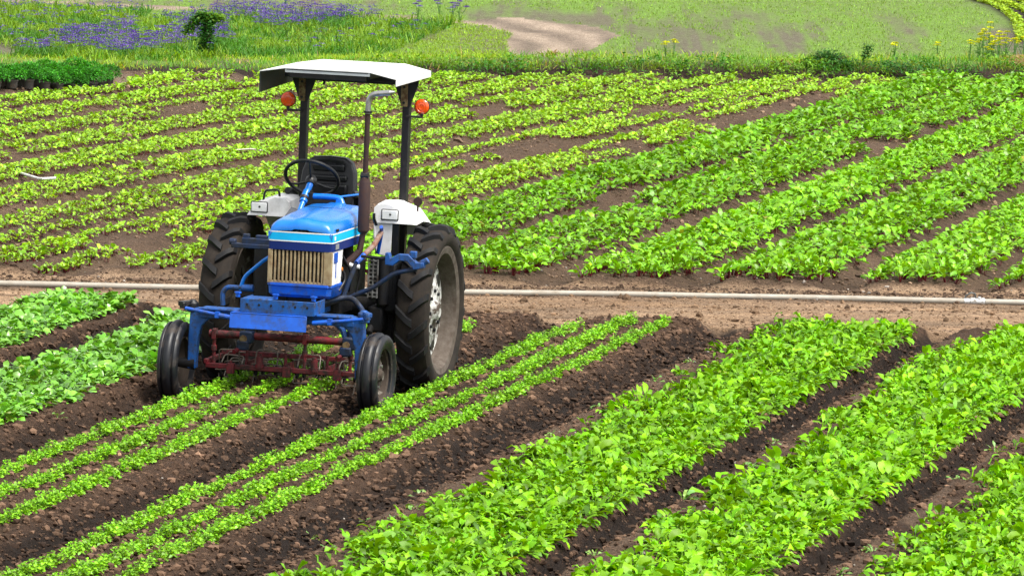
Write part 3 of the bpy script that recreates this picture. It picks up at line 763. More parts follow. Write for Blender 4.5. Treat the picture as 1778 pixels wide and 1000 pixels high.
cx, cy, cz = np.repeat(x, pk), np.repeat(y, pk), np.repeat(z, pk); N = n * pk
th = rng.uniform(0, 6.28, N); rr = 0.045 * np.sqrt(rng.random(N)) * np.repeat(rng.uniform(.6, 1.4, n), pk)
pc = np.where((np.repeat(rng.random(n), pk) < .25)[:, None], np.array([0.22, 0.13, 0.50]), np.array([0.10, 0.05, 0.34]))
parts.append(leaf_batch(np.stack([cx + rr * np.cos(th), cy + rr * np.sin(th), cz + .018 - 5 * rr ** 2], 1), th, rng.uniform(.1, 1.3, N), rng.uniform(.012, .022, N), rng.uniform(.01, .018, N), .5, nring=1, col=pc, yell=0, vary=.3))
st_ = leaf_batch(np.stack([x, y, z - .15], 1), rng.uniform(0, 6.28, n), 1.45, .16, .006, .2, nring=1, col=(0.07, 0.20, 0.05))
Pj = join(parts + [st_])
tag(link('purple_flowers', np_mesh('purple_flowers', *Pj[:2], M_PETAL, Pj[2])), 'mass of purple flower heads on thin stems in the far meadow', 'flowers', kind='stuff')

def flower_plant(name, label, cat, group, x, y, h, pcol, nh=3):
    root = empty(name, (x, y, float(gz(x, y)[0]) - .01)); tag(root, label, cat, group)
    m = MB(); tops = []
    for i in range(nh):
        a = rng.uniform(0, 6.28); t = Vector((.05 * i * math.cos(a), .05 * i * math.sin(a), h * (1 - .13 * i))); tops.append(t)
        m.tube([(0, 0, 0), (t.x * .4, t.y * .4, t.z * .6), t], [.006, .005, .004], 5)
    m.build('stem', M_STEM, root)
    b = np.array([(0, 0, h * f) for f in rng.uniform(.05, .7, 16)])
    P = leaf_batch(b, rng.uniform(0, 6.28, 16), .6, .08, .02, .9, nring=2, col=(0.08, 0.24, 0.03)); link('leaf_cluster', np_mesh('leaf_cluster', *P[:2], M_GRASS, P[2]), root)['kind'] = 'stuff'
    for t in tops:
        k = 40; th = rng.uniform(0, 6.28, k); r_ = .036 * np.sqrt(rng.random(k))
        P = leaf_batch(np.stack([t.x + r_ * np.cos(th), t.y + r_ * np.sin(th), t.z + .012 - 6 * r_ ** 2], 1), th, rng.uniform(.2, 1.3, k), .026, .022, .4, nring=1, col=pcol, yell=0)
        link('flower_head', np_mesh('flower_head', *P[:2], M_PETAL, P[2]), root)
    return root
M_STEM = surf('green_stem', (0.09, 0.22, 0.04), 0.6)
for (x, y, h) in ((6.33, 88.9, .50), (6.23, 88.6, .42), (6.47, 89.0, .36), (6.6, 89.4, .36), (6.15, 88.4, .30), (6.75, 90.0, .30), (6.9, 90.3, .32), (6.05, 88.6, .26), (6.36, 88.5, .26), (6.5, 88.6, .24), (6.25, 88.2, .20), (6.42, 88.4, .32), (6.3, 88.7, .36), (6.55, 88.9, .28), (6.2, 88.9, .33), (6.38, 89.1, .30), (6.7, 89.2, .26), (5.6, 88.4, .22), (5.0, 87.9, .22), (1.9, 86.3, .2), (2.0, 86.2, .24)):
    y -= 0.9
    flower_plant('yellow_flower', 'upright yellow-flowered plant in the dense clump beside the straw heap' if x > 5.9 else 'short yellow-flowered plant alone in the grass of the verge', 'flower', 'yellow flowers on the verge', x, y, h, (0.62, 0.64, 0.01), 3 if h > .3 else 2)
for (x, y, h) in ((-0.91, 93.9, .30), (-1.02, 94.0, .26), (-1.2, 94.0, .32), (-1.5, 93.6, .28)):
    flower_plant('purple_flower', 'single purple-flowered plant at the tip of the meadow by the dirt track', 'flower', 'purple flowers by the dirt track', x, y, h, (0.20, 0.12, 0.45), 3)

# vine-clad post
vp = empty('vine_covered_post', (-4.06, 83.8, float(gz(-4.06, 83.8)[0]))); vp.scale = (1.1, 1.0, .92); tag(vp, 'post smothered in dark vine with a drooping side arm among purple flowers', 'vine post')
MB().tube([(0, 0, -.05), (.01, 0, .3), (0, 0, .58)], .035, 8).tube([(0, 0, .55), (-.12, 0, .58), (-.2, .0, .5)], .02, 6).build('post', surf('old_wood', (0.12, 0.09, 0.06), .9), vp)
n = 1500; t = rng.random(n)
pa = np.stack([rng.normal(.0, .05, n), rng.normal(0, .06, n), rng.uniform(.0, .62, n)], 1)
n2 = 800; u = rng.random(n2)
pb = np.stack([-.24 * u + rng.normal(0, .03, n2), rng.normal(0, .05, n2), .60 - .25 * u ** 2.2 + rng.normal(0, .035, n2)], 1)
n3 = 350; pc_ = np.stack([.2 * rng.random(n3), rng.normal(0, .04, n3), .57 + rng.normal(0, .025, n3)], 1)
al = np.concatenate([pa, pb, pc_]); n = len(al)
vc = np.where((np.arange(n) < 2000)[:, None], np.array([0.028, 0.16, 0.014]), np.array([0.15, 0.36, 0.02]))
P = leaf_batch(al, rng.uniform(0, 6.28, n), rng.uniform(-.8, .8, n), rng.uniform(.03, .05, n), rng.uniform(.025, .04, n), .8, nring=1, col=vc)
link('vine_foliage', np_mesh('vine_foliage', *P[:2], M_GRASS, P[2]), vp)['kind'] = 'stuff'
# thin green stake
o = MB().tube([(0, 0, -.1), (0.02, 0, .6)], .012, 8).tube([(-.0, 0, .58), (.03, 0, .62)], .018, 6).build('garden_stake', surf('green_paint', (0.03, 0.12, 0.06), .5), None, (-3.46, 94.6, float(gz(-3.46, 94.6)[0])))
tag(o, 'thin dark green stake standing behind the purple flowers', 'stake')
# dark bush on the bank
bs = empty('bush', (4.07, 85.3, float(gz(4.07, 85.3)[0]))); tag(bs, 'low dark green bramble bush on the grassy bank with brown stalks', 'bush')
m = MB()
for i in range(9):
    a = rng.uniform(0, 6.28); m.tube([(0, 0, 0), (.12 * math.cos(a), .1 * math.sin(a), .12), (.28 * math.cos(a), .15 * math.sin(a), .18)], [.008, .006, .003], 5)
m.build('stalk', surf('brown_stalk', (0.2, 0.1, 0.05), .9), bs)
n = 1500; th = rng.uniform(0, 6.28, n); r_ = np.sqrt(rng.random(n))
b = np.stack([-.05 + .36 * r_ * np.cos(th), .25 * r_ * np.sin(th), .03 + .20 * (1 - r_ ** 2) * rng.uniform(.5, 1.1, n) + .03 * np.sin(th * 5)], 1)
b2 = np.stack([.46 + rng.normal(0, .03, 200), rng.normal(0, .03, 200), rng.uniform(.15, .33, 200)], 1); b2[:, 0] += (b2[:, 2] - .2) * .25
b3 = np.stack([.85 + .3 * rng.normal(0, 1, 500), .1 * rng.normal(0, 1, 500), rng.uniform(0, .13, 500)], 1)
b = np.concatenate([b, b2, b3]); n = len(b)
P = leaf_batch(b, rng.uniform(0, 6.28, n), rng.uniform(-.4, .9, n), rng.uniform(.03, .05, n), rng.uniform(.02, .035, n), .7, nring=1, col=(0.025, 0.115, 0.018), vary=.35)
link('bush_foliage', np_mesh('bush_foliage', *P[:2], M_GRASS, P[2]), bs)['kind'] = 'stuff'
# rusty-leaved dock plants
for (x, y) in ((0.32, 84.9), (3.35, 85.2), (0.42, 84.95)):
    P = rosette(12, .11, .03, (0.20, 0.12, 0.05), el=(.7, 1.4), droop=(.3, 1.1), pet=(.0, .02), spread=.05, yell=.1)
    o = link('withered_plant', np_mesh('withered_plant', *P[:2], M_GRASS, P[2])); o.location = (x, y, float(gz(x, y)[0]))
    tag(o, 'withered rust-brown leafy plant in the green verge', 'withered plant', 'withered plants in the verge')
# straw heap at the right end of the verge
n = 2600; th = rng.uniform(0, 6.28, n); r_ = np.sqrt(rng.random(n))
b = np.stack([.6 * r_ * np.cos(th), .9 * r_ * np.sin(th), .10 * (1 - r_) + rng.uniform(0, .02, n)], 1)
P = leaf_batch(b, rng.uniform(0, 6.28, n), rng.normal(0.05, .25, n), rng.uniform(.05, .12, n), .008, .2, nring=1, col=(0.42, 0.29, 0.17), vary=.3, yell=0)
o = link('straw_mulch', np_mesh('straw_mulch', *P[:2], M_GRASS, P[2])); o.location = (7.0, 87.6, float(gz(7.0, 87.6)[0])); tag(o, 'pale brown straw heap beside the yellow flowers', 'straw', kind='stuff')

# potted shrubs in three ranks at the head of the field
M_POT = surf('grey_pot', (0.07, 0.065, 0.06), .7, dirt=.3)
pots = []
for i in range(3):
    V, F, C = [], [], []
    n = 900; th = rng.uniform(0, 6.28, n); ph = np.arccos(rng.uniform(-.25, 1, n)); rr = rng.uniform(.8, 1.05, n) * (1 + .12 * np.sin(th * 4 + i) * np.sin(ph * 5))
    b = np.stack([.165 * rr * np.sin(ph) * np.cos(th), .165 * rr * np.sin(ph) * np.sin(th), .155 + .115 * rr * np.cos(ph)], 1)
    P = leaf_batch(b, th + rng.normal(0, .7, n), (1.57 - ph) * .6 + rng.normal(0, .4, n), rng.uniform(.02, .04, n), rng.uniform(.014, .026, n), .8, nring=1, col=(0.030, 0.22, 0.012), vary=.4, yell=.5)
    pots.append(np_mesh('shrub_foliage', *P[:2], M_GRASS, P[2]))
pot_me = MB().lathe([(0, 0), (.062, 0), (.074, .085), (.080, .085), (.080, .098), (.068, .098), (.066, .085), (0, .085)], 14, 'z').mesh('pot', M_POT)
for r_ in range(3):
    for i in range(9):
        t = i / 8.0; x = -6.5 + 1.36 * t + .06 * r_ + rng.normal(0, .012); y = 75.8 + 2.3 * t + .42 * r_ + rng.normal(0, .03)
        root = empty('potted_shrub', (x, y, float(gz(x, y)[0]) + .01), rng.uniform(0, 6))
        sc = rng.uniform(.82, 1.0); root.scale = (sc, sc, sc * rng.uniform(.9, 1.1))
        tag(root, 'round dark green curly shrub in a dark pot, in the %s' % ('rank beside the beet rows', 'middle of three ranks', 'rank beside the long grass')[r_], 'potted shrub', 'potted shrubs in ranks')
        link('pot', pot_me, root); f = link('shrub_foliage', pots[(i + r_) % 3], root); f['kind'] = 'stuff'; f.rotation_euler = (0, 0, rng.uniform(0, 6))

# two curving crop rows far behind
def curve_row(label, pts, w=.07, dens=170):
    pts = np.array(pts, float); seg = np.hypot(*np.diff(pts, axis=0).T); cum = np.concatenate([[0], np.cumsum(seg)])
    n = int(cum[-1] * dens * 2); t = rng.random(n) * cum[-1]
    x = np.interp(t, cum, pts[:, 0]) + rng.normal(0, w * .45, n); y = np.interp(t, cum, pts[:, 1]) + rng.normal(0, w * .4, n)
    x0, y0 = pts.mean(0)
    P = leaf_batch(np.stack([x - x0, y - y0, gz(x, y) + rng.uniform(0, .05, n)], 1), rng.uniform(0, 6.28, n), rng.uniform(.1, 1.2, n), rng.uniform(.04, .07, n), rng.uniform(.025, .04, n), .9, nring=2, col=(0.24, 0.44, 0.02))
    root = empty('curving_crop_row', (x0, y0, 0)); tag(root, label, 'crop row', 'curving crop rows behind the verge')
    link('foliage', np_mesh('foliage', *P[:2], M_LEAF, P[2]), root)['kind'] = 'stuff'
curve_row('curving yellow-green crop row at the edge of the far grass field', [(5.6, 116), (6.6, 110), (7.32, 104.6), (7.52, 102.85), (7.56, 100.16), (7.4, 96.5), (7.25, 94.6)])
curve_row('second curving yellow-green crop row out from the far grass field', [(6.2, 116), (7.0, 109), (7.57, 104.77), (7.76, 103.63), (7.88, 101.84), (7.9, 98), (7.7, 94)])
curve_row('third curving yellow-green crop row out from the far grass field', [(6.9, 116), (7.5, 109), (8.0, 105.03), (8.14, 103.2), (8.3, 100), (8.2, 95)])

# things left lying in the beet rows
wt = MB(); wt.tube([(-.28, 1.1, .04), (.0, .05, .08), (.04, .0, .085), (.17, .02, .095)], .013, 10)
root = empty('irrigation_riser', (-4.72, 64.1, float(gz(-4.72, 64.1)[0]))); tag(root, 'white bent plastic pipe with black end lying among the beet rows', 'pipe piece')
wt.build('riser_pipe', surf('white_plastic', (0.72, 0.72, 0.70), .45, dirt=.15), root)
MB().tube([(-.31, 1.2, .05), (-.26, 1.05, .045)], .03, 10).tube([(-.30, 1.15, .03), (-.30, 1.15, .10)], .016, 8).build('end_fitting', surf('black_plastic', (0.015, 0.016, 0.017), .5), root)
o = MB().tube([(-.15, 0, .06), (0, .01, .075), (.16, .0, .06)], [.007, .008, .006], 8).build('pale_stick', surf('pale_wood', (0.6, 0.55, 0.46), .8), None, (-2.82, 68.6, float(gz(-2.82, 68.6)[0])))
tag(o, 'pale bare stick lying across the low beet bed', 'stick')

# ------------------------------------------------------------------ tractor (x forward, y to its left, z up)
M_HOOD = surf('hood_blue', (0.001, 0.165, 0.66), .26, coat=.35, dirt=.08, dcol=(0.02, 0.20, 0.50), dscale=5, vary=.05, drough=.45, dsoft=.25)
M_BLUE = surf('chassis_blue', (0.002, 0.095, 0.58), .38, coat=.2, dirt=.26, dcol=(0.03, 0.055, 0.13), dscale=12, vary=.18, drough=.7)
M_BLUEW = surf('worn_blue', (0.003, 0.085, 0.36), .45, dirt=.40, dcol=(0.022, 0.03, 0.045), dscale=18, vary=.25)
M_ARM = surf('dark_blue_iron', (0.003, 0.018, 0.065), .5, dirt=.4, dcol=(0.012, 0.014, 0.018), dscale=14, vary=.25)
M_NAVY = surf('band_navy', (0.002, 0.018, 0.15), .35, vary=.05)
M_CYAN = surf('band_cyan', (0.001, 0.47, 0.92), .35, vary=.05)
M_WHITE = surf('white_paint', (0.86, 0.86, 0.87), .35, dirt=.04, dcol=(0.42, 0.40, 0.37), dscale=7, vary=.04, drough=.6, dsoft=.2)
M_SHELL = surf('canopy_white', (0.86, 0.86, 0.86), .4, dirt=.08, dcol=(0.5, 0.42, 0.34), dscale=6, vary=.02)
M_BLACK = surf('black_metal', (0.006, 0.006, 0.0075), .42, dirt=.12, dcol=(0.05, 0.04, 0.035), vary=.2)
M_VINYL = surf('black_vinyl', (0.007, 0.008, 0.010), .42, vary=.15, bmp=.15)
M_GREASE = surf('greasy_iron', (0.008, 0.009, 0.012), .6, dirt=.3, dcol=(0.016, 0.013, 0.011), vary=.3, bmp=.3, spec=.25)
M_RUSTM = surf('muffler_rust', (0.030, 0.013, 0.013), .75, dirt=.35, dcol=(0.05, 0.022, 0.016), dscale=22, vary=.2)
M_CHROME = surf('galvanised', (0.45, 0.45, 0.46), .35, .85, dirt=.2)
M_GRILLE = surf('grille_beige', (0.38, 0.30, 0.17), .6, dirt=.36, dcol=(0.17, 0.09, 0.033), dscale=16, vary=.15, dsoft=.2)
M_TYRE = surf('tyre_rubber', (0.012, 0.0105, 0.010), .8, dirt=.46, dcol=(0.042, 0.033, 0.026), dscale=7, vary=.25, bmp=.3, dsoft=.22, spec=.2)
M_LUG = surf('tyre_lug', (0.0115, 0.0118, 0.0135), .6, dirt=.16, dcol=(0.03, 0.024, 0.019), dscale=12, vary=.2, bmp=.2, spec=.25)
M_FTYRE = surf('front_tyre_rubber', (0.005, 0.006, 0.010), .45, dirt=.24, dcol=(0.06, 0.046, 0.036), dscale=9, vary=.15, dsoft=.1)
M_RIM = surf('muddy_white_rim', (0.60, 0.60, 0.58), .5, dirt=.50, dcol=(0.06, 0.043, 0.032), dscale=13, vary=.1, dsoft=.06)
M_RIMMUD = surf('mud_caked_rim', (0.13, 0.11, 0.092), .85, dirt=.62, dcol=(0.06, 0.043, 0.032), dscale=16, vary=.2, dsoft=.2, bmp=.6)
M_FRIM = surf('dark_muddy_rim', (0.25, 0.23, 0.2), .7, dirt=.75, dcol=(0.05, 0.036, 0.027), dscale=14, dsoft=.06)
M_RED = surf('red_paint', (0.17, 0.008, 0.016), .45, dirt=.48, dcol=(0.03, 0.017, 0.015), dscale=16, vary=.2)
M_WIRE = surf('spring_wire', (0.16, 0.14, 0.12), .5, .3, dirt=.35, dcol=(0.14, 0.09, 0.06), dscale=40)
M_RUSTY = surf('rust_plate', (0.26, 0.19, 0.09), .8, dirt=.5, dcol=(0.10, 0.045, 0.02), dscale=24)
M_GLASS = surf('lamp_glass', (0.78, 0.80, 0.80), .3, .0, vary=.15)
M_BEZEL = surf('lamp_bezel', (0.05, 0.052, 0.055), .4, .2)
def lens_mat():
    m, t, b, out = nt('amber_lens'); b.inputs['Base Color'].default_value = (0.88, 0.10, 0.008, 1); b.inputs['Roughness'].default_value = .22
    b.inputs['Coat Weight'].default_value = .6; b.inputs['Subsurface Weight'].default_value = .3; b.inputs['Subsurface Radius'].default_value = (.03, .01, .003)
    return m
M_AMBER = lens_mat()

tr = empty('tractor', (TRX, TRY, -0.012), -(math.pi / 2 + TRYAW))
tag(tr, 'blue and white tractor with white canopy parked astride the herb rows', 'tractor')

# --- rear wheels
def rear_wheel(side):
    w = MB(); o = side                                           # outward direction along y
    w.lathe([(0.0, o * .075), (.05, o * .075), (.07, o * .06), (.085, o * .04), (.10, o * .03), (.19, o * .026), (.20, o * .018), (.34, -o * .008), (.36, -o * .002), (.385, -o * .012), (.425, -o * .03)], 40)
    RM = M_RIM if side > 0 else M_FRIM  # left disc takes the darker rim material, right disc the whiter one
    hub = w.build('rear_wheel', RM, tr, (0, side * .77, .65))
    m = MB(); m.lathe([(.425, -o * .09), (.435, -o * .03), (.43, o * .05), (.455, o * .085), (.492, o * .094), (.500, o * .104), (.484, o * .110), (.440, o * .098), (.42, o * .05), (.424, -o * .03), (.415, -o * .09)], 48, closed=True)
    m.build('rim', M_RIMMUD, hub)
    for k in range(6):
        a = k * math.pi / 3 + .3
        ov = MB().lathe([(0, 0), (.045, 0), (.05, -o * .006), (.045, -o * .012), (0, -o * .012)], 16).build('hand_hole', M_BLACK, hub, (.285 * math.cos(a), o * .010, .285 * math.sin(a))); ov.rotation_euler = (0, -a, 0); ov.scale = (.75, 1, 1.3)
    bolt = MB().tube([(.15, o * .02, 0), (.15, o * .045, 0)], .014, 6).mesh('wheel_bolt', M_GREASE)
    for k in range(8): link('wheel_bolt', bolt, hub).rotation_euler = (0, k * math.pi / 4, 0)
    m = MB()
    pf = [(.490, .100), (.515, .121), (.55, .128), (.585, .123), (.610, .108), (.622, .08), (.626, .04), (.627, 0)]
    full = pf + [(r, -h) for r, h in pf[-2::-1]]
    m.lathe([(r, o * h) for r, h in full] + [(.47, -o * .09), (.47, o * .09)], 72, closed=True)
    ty = m.build('tyre', M_TYRE, hub)
    n = 19
    crown = lambda yy: float(np.interp(abs(yy), [0, .04, .08, .108, .123, .128], [.627, .626, .622, .610, .585, .56]))
    for sgn in (-1, 1):
            a0 = 0.0
            st = [(-.012, .0, .024), (.03, .045, .034), (.07, .10, .036), (.104, .15, .034), (.121, .178, .012)]
            vs_, fs_ = [], []
            for j, (yy, da, hg) in enumerate(st):
                y_ = sgn * yy; rb = crown(y_) - .006; rt = crown(y_) + (hg if j < 4 else .010); aa = a0 + da
                hwb, hwt = .034 / .63, .024 / .63
                for (rr, h_) in ((rb, -hwb), (rt, -hwt), (rt, hwt), (rb, hwb)):
                    yo = y_ * (1.0 if rr == rb else (1.0 if j < 3 else 1.06))
                    vs_.append((rr * math.cos(aa + h_), yo, rr * math.sin(aa + h_)))
            for j in range(4):
                for e in range(4):
                    fs_.append((j * 4 + e, j * 4 + (e + 1) % 4, j * 4 + 4 + (e + 1) % 4, j * 4 + 4 + e))
            fs_ += [(0, 1, 2, 3), (16, 19, 18, 17)]
            lug = MB().add(vs_, fs_).mesh('tread_lug', M_LUG, 30)
            for k in range(n):
                lg = link('tread_lug', lug, hub); lg.rotation_euler = (0, -2 * math.pi * (k + (.5 if sgn > 0 else 0)) / n, 0)
    hub.rotation_euler = (0, .07 * side, 0)
for sd in (-1, 1): rear_wheel(sd)

# --- front wheels
def front_wheel(side):
    o = side
    w = MB(); w.lathe([(0, o * .05), (.035, o * .05), (.045, o * .03), (.06, o * .01), (.12, o * .012), (.15, -o * .005), (.185, -o * .02), (.20, -o * .02)], 28)
    hub = w.build('front_wheel', M_FRIM, tr, (1.58, side * .767, .316)); hub.rotation_euler = (0, .2, side * -.02)
    m = MB(); m.lathe([(.195, -o * .055), (.20, o * .04), (.212, o * .058), (.222, o * .062), (.222, o * .054), (.208, o * .046), (.19, o * .03), (.186, -o * .055)], 36, closed=True); m.build('rim', M_FRIM, hub)
    bolt = MB().tube([(.085, o * .005, 0), (.085, o * .028, 0)], .011, 6).mesh('wheel_bolt', M_CHROME)
    for k in range(5): link('wheel_bolt', bolt, hub).rotation_euler = (0, k * 2 * math.pi / 5, 0)
    pf = [(.218, .060), (.235, .074), (.262, .080), (.285, .074), (.298, .063), (.302, .052), (.300, .046), (.289, .041), (.289, .034), (.305, .028), (.316, .012), (.317, 0)]
    full = pf + [(r, -h) for r, h in pf[-2::-1]]
    m = MB(); m.lathe([(r, o * h) for r, h in full] + [(.20, -o * .055), (.20, o * .055)], 60, closed=True); m.build('tyre', M_FTYRE, hub)
for sd in (-1, 1): front_wheel(sd)

# --- chassis: engine, gearbox, rear axle
MB().box((.92, .12, .97), (.72, .30, .44)).box((1.2, .12, .80), (.4, .2, .14)).tube([(1.25, .30, .98), (1.05, .33, .98)], .05, 12).tube([(.7, .28, 1.05), (.7, .28, 1.2)], .05, 12).box((.75, -.06, 1.0), (.3, .08, .25)).build('engine', M_GREASE, tr, bevel=.012)
MB().box((.25, .04, .78), (.75, .30, .34)).box((-.1, 0, .78), (.4, .36, .42)).build('gearbox', M_GREASE, tr, bevel=.02)
m = MB()
for s_ in (-1, 1): m.tube([(0, s_ * .1, .65), (0, s_ * .3, .65), (0, s_ * .34, .65), (0, s_ * .72, .65)], [.13, .11, .075, .06], 16)
m.build('rear_axle', M_GREASE, tr)
MB().box((1.15, .12, .74), (.75, .14, .12)).box((1.5, .06, .74), (.3, .30, .05)).build('frame_rail', M_BLUEW, tr, bevel=.006)

# --- hood
HW, HY = .246, .12
def loft(sections):
    m = MB(); n = len(sections[0]); vs_ = [p for s_ in sections for p in s_]; fs_ = []
    for i in range(len(sections) - 1):
        for k in range(n - 1): fs_.append((i * n + k, i * n + k + 1, (i + 1) * n + k + 1, (i + 1) * n + k))
    return m.add(vs_, fs_)
def hood_sec(x, z, zb, hw, ins=0.0):
    pts = [(x, HY - hw, zb), (x, HY - hw, z - .075), (x, HY - hw + .012, z - .035), (x, HY - hw + .045, z - .008), (x, HY - hw + .085, z), (x, HY - .07, z + .006), (x, HY - .05, z + .016), (x, HY + .05, z + .016), (x, HY + .07, z + .006), (x, HY + hw - .085, z), (x, HY + hw - .045, z - .008), (x, HY + hw - .012, z - .035), (x, HY + hw, z - .075), (x, HY + hw, zb)]
    return pts
sec = [hood_sec(x, z, zb, hw) for x, z, zb, hw in ((1.462, 1.33, 1.325, HW), (1.462, 1.352, 1.325, HW - .002), (1.452, 1.380, 1.325, HW - .004), (1.43, 1.398, 1.325, HW - .004), (1.39, 1.408, 1.325, HW - .002), (1.1, 1.424, 1.325, HW), (.75, 1.438, 1.325, HW), (.43, 1.450, 1.325, HW - .004), (.40, 1.446, 1.325, HW - .012), (.40, 1.30, 1.29, HW - .012))]
sec[0] = [(1.462, p[1], min(p[2], 1.345)) for p in sec[0]]
hood = loft(sec).build('hood', M_HOOD, tr, angle=60)
MB().box((.78, HY, 1.4545), (.004, 2 * HW - .2, .002)).build('panel_seam', M_BLACK, hood)
for sg in (-1, 1): MB().box((1.34, HY + sg * (HW + .004), 1.345), (.05, .012, .02)).build('hood_latch', M_BLACK, hood, bevel=.003)
# colour bands running round nose and flanks
def band(name, z0, z1, mat, off, x_end=.42):
    m = MB(); a = HW + off; xf = 1.462 + off
    path = [(x_end, HY - a), (xf - .03, HY - a), (xf - .008, HY - a + .008), (xf, HY - a + .03), (xf, HY + a - .03), (xf - .008, HY + a - .008), (xf - .03, HY + a), (x_end, HY + a)]
    inner = [(x, HY + (y - HY) * .93 if abs(x - xf) > .04 else HY + (y - HY) * .95) for x, y in path]
    vs_ = [(x, y, z0) for x, y in path] + [(x, y, z1) for x, y in path]; n = len(path)
    fs_ = [(i, i + 1, n + i + 1, n + i) for i in range(n - 1)]
    vs_ += [(x - .03, HY + (y - HY) * .94, z0) for x, y in path]; fs_ += [(i, 2 * n + i, 2 * n + i + 1, i + 1) for i in range(n - 1)]
    return m.add(vs_, fs_).build(name, mat, hood)
band('white_stripe', 1.317, 1.326, M_SHELL, .0022)
band('cyan_band', 1.261, 1.3165, M_CYAN, .001)
band('white_stripe', 1.252, 1.2605, M_SHELL, .0022)
band('navy_band', 1.19, 1.2515, M_NAVY, .001, .55)
m = MB(); m.box((1.395, HY + HW + .002, 1.288), (.035, .004, .03)); m.build('badge', M_SHELL, hood)
m = MB(); m.box((1.33, HY + HW + .003, 1.222), (.09, .005, .038)); m.build('badge', surf('grey_decal', (.25, .26, .28), .5), hood)
# grille: surround, dark core, upright slats
MB().box((1.445, HY - HW + .018, 1.065), (.03, .034, .25)).box((1.445, HY + HW - .032, 1.065), (.03, .062, .25)).box((1.44, HY, .95), (.03, HW * 2 - .01, .018)).build('grille_surround', M_GRILLE, hood, bevel=.003)
MB().box((1.415, HY, 1.065), (.015, HW * 2 - .02, .25)).build('radiator_core', M_BLACK, hood)
n = 13
for i in range(n):
    yy = HY - HW + .055 + i * (2 * HW - .13) / (n - 1)
    MB().box((1.442, yy, 1.068), (.03, .0145, .236)).build('grille_slat', M_GRILLE, hood, bevel=.004)
# white cheek panels beside the radiator
for sgn in (-1, 1):
    MB().prism([(1.438, 1.188), (1.13, 1.188), (1.17, .94), (1.438, .94)], 'xz', HY + sgn * (HW - .004), HY + sgn * (HW - .018)).build('side_panel', M_WHITE, hood, bevel=.002)
    MB().box((1.34, HY + sgn * (HW - .001), 1.14), (.10, .004, .075)).build('decal', M_BLUE, hood)
    MB().box((1.335, HY + sgn * (HW + .0), 1.05), (.008, .004, .12)).build('decal', M_BLUE, hood)
# blue nose pan below the grille
m = MB()
def pan(x, z, inset): return [(x - .33, HY - HW + inset, z), (x - .03, HY - HW + inset, z), (x, HY - HW + inset + .03, z), (x, HY + HW - inset - .03, z), (x - .03, HY + HW - inset, z), (x - .33, HY + HW - inset, z)]
L_ = [pan(1.465, .942, 0), pan(1.466, .925, -.002), pan(1.455, .915, .004), pan(1.45, .86, .008), pan(1.43, .838, .025)]
vs_ = [p for q in L_ for p in q]; fs_ = [(i * 6 + k, i * 6 + k + 1, i * 6 + 7 + k, i * 6 + 6 + k) for i in range(4) for k in range(5)] + [tuple(range(24, 30)), tuple(range(5, -1, -1))]
m.add(vs_, fs_).build('nose_pan', M_BLUE, hood)
# dash panel behind the hood
MB().box((.40, .06, 1.30), (.06, .44, .24)).build('dashboard', M_BLACK, tr, bevel=.01)

# --- front weight bracket and axle cover
m = MB(); m.box((1.755, .04, .79), (.012, .565, .105)).box((1.60, -.235, .79), (.31, .012, .10)).box((1.60, .315, .79), (.31, .012, .10)).box((1.61, .04, .742), (.29, .55, .01)).box((1.66, -.12, .842), (.18, .22, .008))
fb = m.build('weight_bracket', M_BLUEW, tr, bevel=.004)
for i in range(6):
    yy = -.19 + i * .092
    MB().tube([(1.758, yy, .80), (1.7635, yy, .80)], .0095, 12).build('bolt_hole', M_BLACK, fb)
for yy in (.0, .29, -.29):
    MB().tube([(1.66, yy, .84), (1.66, yy, .872)], .018, 6).tube([(1.66, yy, .868), (1.66, yy, .878)], .027, 6).build('bracket_bolt', M_BLUE, fb)
MB().box((1.78, -.02, .678), (.012, .585, .115), ('Y', R(-9))).box((1.72, -.02, .735), (.12, .57, .008)).build('axle_cover', M_BLUE, tr, bevel=.003)

# --- high-clearance front axle
ax = MB(); ax.box((1.58, 0, .70), (.10, 1.18, .075)).box((1.60, -.42, .735), (.14, .3, .02)).box((1.60, .42, .735), (.14, .3, .02)).tube([(1.58, 0, .62), (1.58, 0, .78)], .06, 14)
ax = ax.build('front_axle', M_BLUEW, tr, bevel=.008)
for sgn in (-1, 1):
    poly = [(sgn * .44, .735), (sgn * .44, .672), (sgn * .52, .655), (sgn * .575, .60), (sgn * .60, .50), (sgn * .61, .28), (sgn * .675, .28), (sgn * .675, .50), (sgn * .665, .70), (sgn * .655, .735)]
    lg = MB().prism(poly, 'yz', 1.545, 1.615).build('axle_leg', M_BLUEW, ax, bevel=.008)
    MB().tube([(1.58, sgn * .62, .316), (1.58, sgn * .75, .316)], [.05, .035], 14).build('stub_axle', M_GREASE, ax)
    MB().tube([(1.58, sgn * .655, .70), (1.58, sgn * .655, .765), (1.58, sgn * .655, .79)], [.045, .045, .02], 12).box((1.62, sgn * .685, .765), (.15, .05, .035), ('Z', sgn * .5)).tube([(1.67, sgn * .705, .73), (1.67, sgn * .705, .775)], .026, 10).build('steering_arm', M_BLACK if sgn < 0 else M_BLUEW, ax, bevel=.004)
    MB().tube([(1.69, sgn * .68, .735), (1.71, sgn * .30, .685)], .013, 10).tube([(1.706, sgn * .42, .70), (1.71, sgn * .30, .685)], .018, 10).box((1.703, sgn * .43, .703), (.04, .03, .045)).build('tie_rod', M_BLUE, ax)

